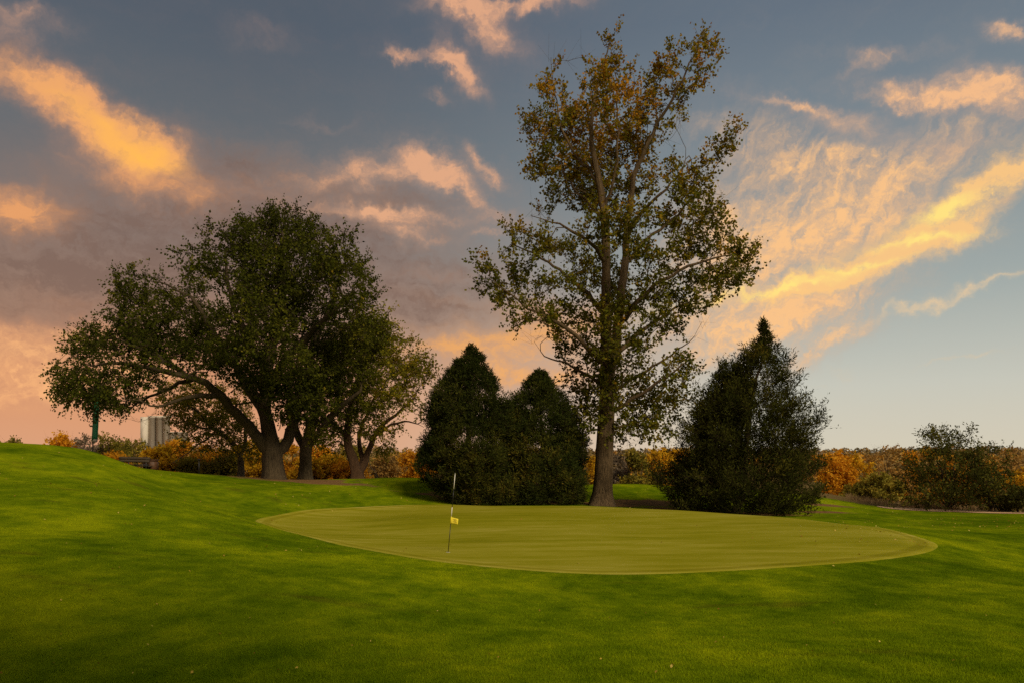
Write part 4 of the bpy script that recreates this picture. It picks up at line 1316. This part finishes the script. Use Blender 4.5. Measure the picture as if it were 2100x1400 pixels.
# ---- autumn scrub along the river bottom: every clump stands by itself
SCRUB = [
    # px, distance, top py, width px, kind, leaf density, label
    (1690, 78, 930, 90, 'orange_leaf', 1.2, "bright orange autumn tree right beside the ragged juniper"),
    (1745, 84, 938, 80, 'yellow_leaf', 1.0, "golden yellow autumn tree just right of the bright orange one"),
    (1790, 90, 925, 80, 'tan_leaf', .55, "tan half-bare tree between golden tree and the dark bushes"),
    (1832, 78, 918, 90, 'tan_leaf', .38, "tall nearly bare brown tree left of the big feathery bush"),
    (1800, 74, 975, 90, 'green_leaf', .8, "low olive shrub at the mound's end below the nearly bare tree"),
    (1865, 86, 930, 70, 'orange_leaf', .8, "orange tree showing left behind the big feathery bush"),
    (1900, 95, 922, 80, 'yellow_leaf', .8, "yellow tree mostly hidden behind the big feathery bush"),
    (1960, 92, 935, 80, 'orange_leaf', .8, "rusty orange tree hidden behind the big feathery bush's middle"),
    (2025, 88, 940, 70, 'orange_leaf', .9, "orange tree showing right behind the big feathery bush"),
    (2075, 84, 930, 70, 'tan_leaf', .45, "thin bare-limbed tan tree near the photo's right edge"),
    (2110, 80, 960, 80, 'yellow_leaf', .8, "dull yellow tree cut by the photo's right edge"),
    (1725, 110, 936, 60, 'tan_leaf', .8, "brownish tree top behind the orange and golden trees"),
    (1770, 74, 1000, 60, 'green_leaf', .9, "lowest olive shrub where the right mound runs down"),
    (1270, 88, 935, 50, 'grey_leaf', .5, "pale grey leafless shrub just right of the cottonwood trunk"),
    (1305, 80, 925, 70, 'green_leaf', .9, "yellow-green tree between cottonwood trunk and ragged juniper"),
    (1345, 84, 922, 70, 'yellow_leaf', 1.0, "golden tree between cottonwood trunk and ragged juniper"),
    (1385, 86, 920, 70, 'yellow_leaf', .9, "yellow tree touching the ragged juniper's left side"),
    (1285, 82, 965, 60, 'grey_leaf', .7, "low grey-brown brush at the foot of the yellow-green tree"),
    (1220, 90, 940, 60, 'yellow_leaf', .7, "yellow tree peeping out left of the cottonwood trunk"),
    (120, 80, 896, 60, 'orange_leaf', .7, "small orange shrub on the skyline left of the green tube"),
    (165, 78, 896, 70, 'grey_leaf', .6, "grey thin-leaved shrub directly left of the green tube's pole"),
    (222, 76, 890, 76, 'green_leaf', .5, "rounded olive half-bare tree directly right of the green tube"),
    (262, 80, 902, 60, 'green_leaf', .55, "dull olive shrub left of the pale silos above the bench"),
    (20, 86, 898, 40, 'green_leaf', .5, "tiny olive shrub top on the mound's skyline at the far left"),
    (230, 72, 934, 60, 'orange_leaf', .5, "low orange scrub just above the dark bench"),
    (330, 74, 920, 60, 'yellow_leaf', 1.0, "golden shrub in front of the silos' foot beside the brown bin"),
    (375, 80, 912, 70, 'orange_leaf', 1.0, "orange shrub behind the thin black post"),
    (420, 76, 915, 70, 'orange_leaf', .9, "deep orange shrub right of the thin black post"),
    (455, 72, 940, 60, 'green_leaf', .8, "dark olive shrub left of the small pale tree trunk"),
    (520, 80, 905, 80, 'yellow_leaf', 1.0, "yellow-green shrub between small pale trunk and the huge elm"),
    (595, 78, 912, 70, 'orange_leaf', 1.0, "golden orange shrub seen between the two straight elm trunks"),
    (660, 82, 920, 70, 'orange_leaf', .9, "rusty shrub just right of the second elm trunk"),
    (692, 76, 940, 60, 'yellow_leaf', .8, "yellow shrub left of the leaning reddish trunks"),
    (780, 78, 935, 70, 'tan_leaf', .6, "bare brownish shrub right of the leaning reddish trunks"),
    (815, 84, 928, 70, 'tan_leaf', .8, "tan shrub left of the taller cedar, further in"),
    (850, 80, 930, 60, 'orange_leaf', 1.0, "orange shrub touching the taller cedar's left edge"),
    (350, 96, 905, 60, 'green_leaf', .6, "olive tree top over the golden shrub by the silos"),
    (560, 96, 900, 70, 'green_leaf', .7, "olive tree top behind the huge elm's trunk"),
    (740, 100, 915, 80, 'green_leaf', .7, "dull green tree top behind the leaning reddish trunks"),
    (720, 74, 952, 60, 'orange_leaf', .8, "low rusty brush around the foot of the leaning reddish trunks"),
    (640, 74, 948, 60, 'yellow_leaf', .8, "low yellow brush at the second elm trunk's foot"),
    (390, 74, 945, 60, 'green_leaf', .8, "low olive brush around the thin black post's foot"),
]
for i, (px, d, top, wd, kind, dn, lab) in enumerate(SCRUB):
    r = np.random.default_rng(100 + i)
    b0 = on_ground(px, d)
    m = d / F
    foot = HY - (b0[2] - ZC) / m
    h = foot - top
    bls = []
    for k in range(7):
        fx, fy = r.uniform(-.5, .5), r.uniform(0.22, 0.92)
        bls.append((px + fx * wd * (1.15 - 0.5 * fy), foot - fy * h, wd * r.uniform(.2, .34), h * r.uniform(.10, .17)))
    bls.append((px + r.uniform(-.1, .1) * wd, top + h * .1, wd * .2, h * .1))
    stems = [(px + r.uniform(-.4, .4) * wd, foot - r.uniform(.6, .97) * h, r.uniform(.05, .1)) for _ in range(5)]
    bare = [(px + r.uniform(-.5, .5) * wd, foot - r.uniform(.55, 1.02) * h) for _ in range(int(14 * (1.25 - dn)))] if dn < 1 else None
    nm = 'autumn_shrub' if h < 75 or 'shrub' in lab or 'brush' in lab or 'scrub' in lab else 'autumn_tree'
    bush(nm, lab, px, d, bls, int(150 * dn) + 45, 300 + i, M[kind], M['bark_grey'] if kind in ('grey_leaf', 'tan_leaf') else M['bark_dark'], stems,
         twigs=4, leaves=7, tl=0.6, ls=0.25 if dn > .6 else .21, lw=.34, tint0=0.5, depth_r=2.2, up=0.3, cat='shrub' if nm == 'autumn_shrub' else 'tree', group="autumn scrub along the river bottom", bare=bare, tj=.2)

# added unseen elm behind the camera, put there to shade the near left turf
src = [o for o in bpy.data.objects if o.name.startswith("elm_tree") and o.get("label", "").startswith("straight")][0]
crown_me = [c for c in src.children if c.name.startswith("crown")][0].data
co_ = np.zeros(len(crown_me.vertices) * 3, dtype=np.float32)
crown_me.vertices.foreach_get("co", co_)
cm = co_.reshape(-1, 3).mean(0)
cp_ = src.copy()
COL.objects.link(cp_)
SC = 1.15
want = np.array([1.9, -5.0])
cp_.scale = (SC, SC, SC)
bx, by = want[0] - cm[0] * SC, want[1] - cm[1] * SC
cp_.location = (bx, by, float(H(np.array([bx]), np.array([by]))[0]))
cp_["label"] = "unseen leafy elm added close behind the camera to shade the near turf"
for ch in src.children:
    c2 = ch.copy()
    COL.objects.link(c2)
    c2.parent = cp_

# ------------------------------------------------------------------ flagstick
M['pole_black'] = plain("black_paint", (.012, .010, .010), 0.35, 0.2)
M['pole_white'] = plain("white_paint", (.75, .70, .62), 0.4, 0.08)
M['flag'] = plain("yellow_cloth", (.78, .62, .035), 0.8, 0.08, 20)
M['ink'] = plain("faded_ink", (.16, .12, .02), 0.8, 0.2)
fb = on_ground(919, 23.0)
fb[2] += 0.012
fs = empty("flagstick", fb)
tag(fs, "leaning black and white flagstick with small yellow flag in the green", "flagstick")
top = P(933.5, 969, 23.0) - fb
ax_ = top / np.linalg.norm(top)
Lp = np.linalg.norm(top)


def seg_tube(a, b, r0, r1, mat, name, n=10):
    m_ = MB()
    m_.tube([ax_ * Lp * a, ax_ * Lp * b], [r0, r1], n)
    return obj(name, m_.mesh(name, mat, True), fs)


seg_tube(-0.02, 0.365, .0105, .0100, M['pole_black'], "pole_section")
seg_tube(0.365, 0.45, .0125, .0125, M['flag'], "flag_sleeve")
seg_tube(0.45, 0.57, .0105, .0105, M['pole_white'], "pole_section")
seg_tube(0.57, 0.80, .0100, .0095, M['pole_black'], "pole_section")
seg_tube(0.80, 0.985, .0105, .0085, M['pole_white'], "pole_section")
seg_tube(0.985, 1.0, .0085, .002, M['pole_white'], "tip")
# cloth, gently waved, with thickness
u = np.linspace(0, 1, 13)
v_ = np.linspace(0, 1, 7)
sl = ax_ * Lp * 0.367
grid = []
for vv in v_:
    for uu in u:
        wob = 0.012 * math.sin(uu * 5.0 + vv * 1.4) * uu
        grid.append(sl + ax_ * (0.175 * vv) + np.array([0.012 + 0.195 * uu, wob - 0.03 * uu, -0.035 * uu - 0.01 * uu * vv]))
grid = np.array(grid)
n1, n2 = 13, 7
fq = np.array([(j * n1 + i, j * n1 + i + 1, (j + 1) * n1 + i + 1, (j + 1) * n1 + i) for j in range(n2 - 1) for i in range(n1 - 1)])
fm = mesh_np("flag", grid, [fq], M['flag'], True)
flag = obj("flag", fm, fs)
so = flag.modifiers.new("thickness", 'SOLIDIFY')
so.thickness = 0.003


def cloth(uu, vv):
    wob = 0.012 * math.sin(uu * 5.0 + vv * 1.4) * uu
    return sl + ax_ * (0.175 * vv) + np.array([0.012 + 0.195 * uu, wob - 0.03 * uu - 0.004, -0.035 * uu - 0.01 * uu * vv])


# three short lines of small print, too worn to read
lt = MB()
rr_ = random.Random(4)
for row, (a, b) in zip((0.70, 0.50, 0.30), ((.28, .76), (.36, .68), (.20, .84))):
    x = a
    while x < b:
        ww = rr_.uniform(0.03, 0.07)
        hh = rr_.uniform(0.045, 0.075)
        q = np.array([cloth(x, row), cloth(x + ww * .8, row), cloth(x + ww * .8, row + hh), cloth(x, row + hh)])
        lt.add(q, [(0, 1, 2, 3)])
        x += ww
obj("lettering", lt.mesh("lettering", M['ink']), flag)
# the hole: pale liner rim round a flat disc, its shade painted dark
M['cup'] = plain("cup_liner", (.6, .58, .5), 0.5, 0.1)
M['cup_dark'] = plain("cup_shade_disc", (.02, .018, .012), 0.9, 0.1)
for nm, prof_, mt_ in (("cup_rim", [(.050, .004), (.050, .009), (.057, .009), (.057, .002)], M['cup']), ("cup_shade_disc", [(.0005, .005), (.049, .005)], M['cup_dark'])):
    th_ = np.arange(24) * 2 * np.pi / 24
    vv_ = np.concatenate([np.stack([np.cos(th_) * a_, np.sin(th_) * a_, np.full(24, z_)], 1) for a_, z_ in prof_])
    qq_ = np.array([(k * 24 + i, k * 24 + (i + 1) % 24, (k + 1) * 24 + (i + 1) % 24, (k + 1) * 24 + i) for k in range(len(prof_) - 1) for i in range(24)])
    obj(nm, mesh_np(nm, vv_, [qq_], mt_), fs)

# ------------------------------------------------------------------ things on the left mound
M['tube_green'] = plain("green_plastic", (.012, .115, .052), 0.45, 0.35, 2.5, stretch=(1, 1, .2))
M['cap_grey'] = plain("grey_cap", (.30, .25, .21), 0.6, 0.15)
M['iron'] = plain("black_iron", (.016, .012, .010), 0.5, 0.3)
M['old_wood'] = plain("dark_weathered_wood", (.050, .034, .018), 0.85, 0.5, 5, stretch=(.3, 1, 1), bump=0.4)
M['brown_metal'] = plain("brown_metal", (.085, .036, .014), 0.6, 0.3, 2.0)
D = 55.0
tb = on_ground(191, D)
gt = empty("tube_post", tb)
tag(gt, "tall green tube on a thin black pole under the elm's hanging left edge", "post")
lean = np.array([(200 - 190) / F * D, 0, 0])
zt = P(0, 775, D)[2] - tb[2]
zb = P(0, 903, D)[2] - tb[2]
m_ = MB()
m_.tube([(-0.07, 0, -0.3), (-0.05, 0, zb * .5), (.0, 0, zb + .3)], [.044, .042, .040], 8)
obj("pole", m_.mesh("pole", M['iron'], True), gt)
m_ = MB()
zz = np.linspace(zb, zt, 14)
pts = np.stack([0.10 + (zz - zb) / (zt - zb) * 0.24, np.zeros(14), zz], 1)
m_.tube(pts, 0.190 * (1 + 0.02 * np.sin(zz * 9)), 14)
tube_o = obj("tube", m_.mesh("tube", M['tube_green'], True), gt)
m_ = MB()
m_.tube([(.14, -.04, zb - .13), (.14, -.04, zb - .08), (.145, -.04, zb + .02), (.15, -.04, zb + .12)], [.04, .145, .17, .15], 12)
obj("end_cap", m_.mesh("end_cap", M['cap_grey'], True), tube_o)

# bench seen from behind
D = 50.0
pA, pB = P(244, 941, D), P(307, 943, D)
bb = on_ground(279, D)
bn = empty("park_bench", bb)
tag(bn, "dark log-backed bench sunk behind the left mound beside a brown bin", "bench")
hz = P(0, 940.5, D)[2] - bb[2]
wx0, wx1 = pA[0] - bb[0], pB[0] - bb[0]
for k, (dzv, rr2, yy) in enumerate([(0.07, .085, .05), (-0.10, .085, .0)]):
    m_ = MB()
    xs = np.linspace(wx0 + 0.02 * k, wx1 - 0.02 * k, 9)
    m_.tube(np.stack([xs, np.full(9, yy), hz + dzv - 0.012 * np.arange(9) * .4], 1), np.full(9, rr2) * (1 + .03 * np.sin(np.arange(9) * 2.1)), 12)
    obj("back_log", m_.mesh("back_log", M['old_wood'], True), bn)
m_ = MB()
m_.tube([(wx0 + .55, 0, hz - .36), (wx1 - .06, 0, hz - .37)], [.032, .032], 8)
obj("rail", m_.mesh("rail", M['iron'], True), bn)
for k in range(3):
    m_ = MB()
    m_.box(((wx0 + wx1) / 2, .22 + .15 * k, hz - .45), (wx1 - wx0 - .1, .13, .045), 0, .01)
    obj("seat_slat", m_.mesh("seat_slat", M['old_wood']), bn)
for sx in (wx0 + .62, wx1 - .22):
    gz = float(H(np.array([sx + bb[0]]), np.array([bb[1]]))[0]) - bb[2]
    m_ = MB()
    m_.tube([(sx, 0, gz - .1), (sx, -.02, hz - .4), (sx, .02, hz + .16)], [.04, .038, .035], 8)
    m_.tube([(sx, 0, hz - .46), (sx, .6, hz - .48)], [.03, .03], 6)
    m_.tube([(sx, .56, hz - .46), (sx, .6, gz - .1)], [.035, .035], 6)
    obj("leg", m_.mesh("leg", M['iron'], True), bn)

D = 50.8
wb = on_ground(309, D)
bt = empty("litter_bin", wb)
tag(bt, "squat brown rounded-corner bin at the right end of the log bench", "bin")
hb = P(0, 942, D)[2] - wb[2]
m_ = MB()
m_.box((0, 0, hb / 2 - .05), (.82, .62, hb + .1 - .08), 0, .10)
obj("body", m_.mesh("body", M['brown_metal']), bt)
m_ = MB()
m_.box((0, 0, hb - .02), (.86, .66, .09), 0, .04)
obj("lid", m_.mesh("lid", M['brown_metal']), bt)

D = 52.0
kb = on_ground(408, D)
kp = empty("course_post", kb)
tag(kp, "thin black post with a wider cap among orange shrubs, right of the bin", "post")
hk = P(0, 942, D)[2] - kb[2]
m_ = MB()
m_.tube([(0, 0, -.15), (0, 0, hk * .5), (0, 0, hk)], [.052, .050, .046], 8)
obj("pole", m_.mesh("pole", M['iron'], True), kp)
m_ = MB()
m_.tube([(0, 0, hk - .08), (0, 0, hk), (0, 0, hk + .05), (0, 0, hk + .07)], [.05, .10, .10, .03], 10)
obj("cap", m_.mesh("cap", M['iron'], True), kp)

# ------------------------------------------------------------------ grain elevator far away
M['concrete'] = plain("silo_concrete", (.62, .54, .44), 0.9, 0.12, 0.25, stretch=(1, 1, .15))
M['concrete_d'] = plain("silo_dark_opening", (.05, .045, .04), 0.9, 0.1)
M['concrete_w'] = plain("silo_headhouse", (.56, .49, .40), 0.9, 0.12, 0.2)
D = 900.0
gb = np.array([*P(330, 0, D)[:2], float(H(np.array([P(330, 0, D)[0]]), np.array([D]))[0])])
ge = empty("grain_elevator", gb)
tag(ge, "cluster of tall pale concrete silos far beyond the bench and shrubs", "silo")
mm = D / F


def silo(px0, px1, pytop, dy, mat=None):
    x = ((px0 + px1) / 2 - 330) * mm
    R = (px1 - px0) / 2 * mm
    zt_ = P(0, pytop, D)[2] - gb[2]
    m_ = MB()
    m_.tube([(x, dy, -2), (x, dy, zt_ - .5), (x, dy, zt_ - .5), (x, dy, zt_)], [R, R, R * 1.02, R * 1.02], 28)
    return obj("silo", m_.mesh("silo", mat or M['concrete'], True), ge)


m_ = MB()
x = (299 - 330) * mm
ztw = P(0, 854.5, D)[2] - gb[2]
m_.box((x, -1.5, ztw / 2 - 1), (12 * mm, 9.0, ztw + 2))
tw = obj("stair_tower", m_.mesh("stair_tower", M['concrete_w']), ge)
m_ = MB()
m_.box((x - 2.2, -6.02, ztw - 3.0), (1.6, .2, 1.6))
obj("vent", m_.mesh("vent", M['concrete_d']), tw)
for (a, b, tpy, dyy) in [(305, 319, 855, 0), (319, 333, 855, 1.5), (333, 347, 855, 1.5), (312, 326, 855, 8), (347, 360, 885, 0), (360, 373, 885, 0), (373, 386, 885, 0), (353, 367, 885, 7)]:
    silo(a, b, tpy, dyy)
m_ = MB()
m_.box(((326 - 330) * mm, 3, P(0, 853.2, D)[2] - gb[2]), (44 * mm, 8, 1.4))
obj("roof_gallery", m_.mesh("roof_gallery", M['concrete_w']), ge)
m_ = MB()
m_.box(((340 - 330) * mm, -12, P(0, 927, D)[2] - gb[2] - 1.2), (84 * mm, 9, 9))
obj("loading_shed", m_.mesh("loading_shed", M['concrete']), ge)

# ------------------------------------------------------------------ far houses on the rise
M['pale_wall'] = plain("pale_siding", (.52, .47, .40), 0.8, 0.08, 0.4)
M['grey_roof'] = plain("grey_roof", (.32, .29, .26), 0.85, 0.15, 0.5)
M['dark_glass'] = plain("window_glass", (.03, .03, .035), 0.15, 0.1)
for (px, py, wpx, D, lab) in [(1680, 940, 16, 700, "low pale house just right of the ragged juniper's edge on the far rise"),
                              (1712, 939, 26, 720, "long pale-roofed house in the middle of the far rise"),
                              (1742, 938, 14, 740, "small pale house at the right of the far house row"),
                              (2062, 939, 52, 520, "long low pale building at the photo's right edge beyond the trees"),
                              (2092, 946, 24, 500, "small pale shed under the long low building at the right edge")]:
    m = D / F
    wdt = wpx * m
    c = P(px, py, D)
    gz = float(H(np.array([c[0]]), np.array([D]))[0])
    hh = max(2.4, c[2] - gz + 1.5)
    hs = empty("far_house", (c[0], D, gz))
    tag(hs, lab, "house", "pale buildings on the far rise")
    m_ = MB()
    m_.box((0, 0, hh / 2 - .5), (wdt, 8.0, hh + 1))
    wl = obj("wall", m_.mesh("wall", M['pale_wall']), hs)
    m_ = MB()
    rv_ = np.array([(-wdt / 2 - .4, -4.5, hh), (wdt / 2 + .4, -4.5, hh), (wdt / 2 + .4, 4.5, hh), (-wdt / 2 - .4, 4.5, hh), (-wdt / 2 - .4, 0, hh + 1.7), (wdt / 2 + .4, 0, hh + 1.7)])
    m_.add(rv_, [(0, 1, 5, 4), (2, 3, 4, 5), (3, 2, 1, 0)], [(0, 4, 3), (1, 2, 5)])
    obj("roof", m_.mesh("roof", M['grey_roof']), hs)
    nw = max(2, int(wdt / 4))
    for k in range(nw):
        m_ = MB()
        m_.box((-wdt / 2 + (k + .5) * wdt / nw, -4.02, hh - 1.3), (1.2, .1, 1.1))
        obj("window", m_.mesh("window", M['dark_glass']), hs)

# ------------------------------------------------------------------ far wood on the rise and across the valley: one mass
r = np.random.default_rng(77)
M['far_leaf'] = leaf_mat("far_foliage", [(0.0, (.08, .075, .034)), (0.35, (.20, .145, .06)), (0.7, (.36, .22, .075)), (1.0, (.58, .30, .04))], 0.2, 0.0)
V, T = [], []
for band, (d0, d1, n, hmin, hmax) in enumerate([(150, 400, 420, 3.0, 6.0), (400, 800, 500, 3.5, 8), (800, 1700, 760, 5, 11)]):
    dd = np.sqrt(r.uniform(d0 ** 2, d1 ** 2, n))
    px = r.uniform(-250, 2350, n)
    x = (px - 1050) / F * dd
    z = H(x, dd)
    hgt = r.uniform(hmin, hmax, n) * (0.7 + 0.6 * vnoise(x, dd, 90, 9))
    tn = np.clip(r.beta(2, 2.6, n) + (0.2 if band == 0 else -.05), 0, 1)
    k = 90 if band < 2 else 60
    u3 = unit(r.normal(0, 1, (n, k, 3))) * r.uniform(0.3, 1, (n, k, 1)) ** .5
    c = np.stack([x, dd, z + hgt * .52], 1)[:, None] + u3 * np.stack([hgt * .5, hgt * .5, hgt * .5], 1)[:, None]
    s = (hgt * .13)[:, None, None] * r.uniform(.6, 1.3, (n, k, 1))
    a = unit(r.normal(0, 1, (n, k, 3))) * s
    b = unit(np.cross(a, r.normal(0, 1, (n, k, 3)))) * s * .7
    V.append(np.stack([c - a, c + b, c + a, c - b], -2).reshape(-1, 3))
    T.append(np.repeat(tn, k) + r.normal(0, .1, n * k))
V = np.concatenate(V)
wood = obj("distant_woodland", mesh_np("distant_woodland", V, [np.arange(len(V)).reshape(-1, 4)], M['far_leaf'], False, np.clip(np.concatenate(T), 0, 1)))
tag(wood, "brown and green woodland across the valley on the skyline", kind='stuff')

# ------------------------------------------------------------------ grass blades on the near turf
r = np.random.default_rng(88)


def blades(n, dmin, dmax, hgt, wdt, dens_pow=2.0):
    """blades per ground area falling off with distance as the picture needs them"""
    t = r.uniform(0, 1, n)
    d = dmin * (dmax / dmin) ** t                      # ~1/d^2 per area
    px = r.uniform(-60, 2160, n)
    x = (px - 1050) / F * d
    y = d
    ok = (green_dist(x, y) < -0.03) & (earth(x, y) < 0.4)
    x, y = x[ok], y[ok]
    # tufting: keep more where the small-scale noise is high
    ok = r.uniform(0, 1, len(x)) < 0.35 + 0.9 * vnoise(x, y, 0.22, 4)
    x, y = x[ok], y[ok]
    n = len(x)
    z = HB(x, y)
    sc = np.maximum(1.0, y / 13.0) ** 0.6
    h = hgt * r.uniform(.5, 1.25, n) * (0.7 + 0.6 * vnoise(x, y, 0.5, 6))
    th = r.uniform(0, 2 * np.pi, n)
    w_ = wdt * r.uniform(.7, 1.3, n) * sc
    lean = r.normal(0, .55, (n, 2)) * h[:, None]
    a = np.stack([x + np.cos(th) * w_, y + np.sin(th) * w_, z - .004], 1)
    b = np.stack([x - np.cos(th) * w_, y - np.sin(th) * w_, z - .004], 1)
    c = np.stack([x + lean[:, 0], y + lean[:, 1], z + h], 1)
    v = np.stack([a, b, c], 1).reshape(-1, 3)
    t_ = np.clip(r.normal(.45, .22, n), 0, .9)
    t_ = np.where(r.uniform(0, 1, n) < .006, 1.0, t_)
    return v, t_


va, ta = blades(680000, 6.3, 30, .027, .0028)
lg = obj("lawn_grass", mesh_np("lawn_grass", va, [np.arange(len(va)).reshape(-1, 3)], M['blade'], False, ta))
tag(lg, "short mown grass blades covering the near lawn", kind='stuff')

# dry grass along the path and at the foot of the right-hand mound
M['straw'] = leaf_mat("dry_grass", [(0, (.20, .125, .06)), (1, (.42, .29, .16))], .3, .2)
n = 9000
s = r.uniform(0, 1, n)
px = 1735 + s * 420
d = np.interp(px, [1735, 1830, 1950, 2100, 2160], [59.5, 57.5, 55.0, 52.0, 51]) + r.normal(0, .8, n)
x, y = (px - 1050) / F * d, d
keep = vnoise(x, y, 1.3, 12) > .38
x, y = x[keep], y[keep]
n = len(x)
z = H(x, y)
h = .42 * r.uniform(.3, 1.2, n)
th = r.uniform(0, 6.28, n)
ww = .012
ln = r.normal(0, .3, (n, 2)) * h[:, None]
va = np.stack([np.stack([x + np.cos(th) * ww, y + np.sin(th) * ww, z], 1), np.stack([x - np.cos(th) * ww, y - np.sin(th) * ww, z], 1), np.stack([x + ln[:, 0], y + ln[:, 1], z + h], 1)], 1).reshape(-1, 3)
dg = obj("dry_grass", mesh_np("dry_grass", va, [np.arange(len(va)).reshape(-1, 3)], M['straw'], False, r.uniform(0, 1, n)))
tag(dg, "pinkish dry grass fringe along the dirt path under the bushes", kind='stuff')

# fallen leaves
M['litter'] = leaf_mat("fallen_leaf", [(0, (.22, .10, .02)), (.4, (.42, .28, .04)), (1, (.60, .46, .12))], .2, .1)
pts = []
for (px0, px1, py0, py1, n) in [(1700, 2110, 1050, 1092, 120), (1840, 2110, 1062, 1082, 110), (1500, 1900, 1085, 1120, 26), (0, 520, 925, 1080, 60), (0, 900, 1090, 1390, 60), (1000, 2100, 1190, 1390, 34), (540, 1900, 1040, 1165, 24), (560, 870, 985, 1030, 44), (1270, 1375, 995, 1030, 50), (1665, 1850, 1015, 1050, 60), (480, 700, 1000, 1080, 30)]:
    px, py = r.uniform(px0, px1, n), r.uniform(py0, py1, n)
    # where the line of sight meets the ground
    dd = np.linspace(6.5, 75, 700)
    for a, b in zip(px, py):
        xs = (a - 1050) / F * dd
        hit = np.nonzero(H(xs, dd) >= ZC + (HY - b) / F * dd)[0]
        if len(hit):
            pts.append((xs[hit[0]], dd[hit[0]]))
pts = np.array(pts)
# a loose scatter on the ground not seen from here as well
sx = np.stack([r.uniform(-30, 36, 500), r.uniform(-4, 62, 500)], 1)
pts = np.vstack([pts, sx[green_dist(sx[:, 0], sx[:, 1]) < 0]])
n = len(pts)
x, y = pts[:, 0], pts[:, 1]
z = H(x, y) + .03
sz = r.uniform(.018, .040, n) * np.clip(y / 20, .6, 1.25)
nr = unit(np.stack([r.normal(0, .5, n), r.normal(0, .5, n), np.ones(n)], 1))
a = unit(np.cross(nr, r.normal(0, 1, (n, 3)))) * sz[:, None]
b = np.cross(nr, a) * .75
c = np.stack([x, y, z], 1)
va = np.stack([c - a, c + b * .9 + nr * sz[:, None] * .25, c + a, c - b * .9 + nr * sz[:, None] * .25], 1).reshape(-1, 3)
fl = obj("fallen_leaves", mesh_np("fallen_leaves", va, [np.arange(len(va)).reshape(-1, 4)], M['litter'], False, r.uniform(0, 1, n)))
tag(fl, "pale yellow fallen leaves scattered over turf and green", kind='stuff')
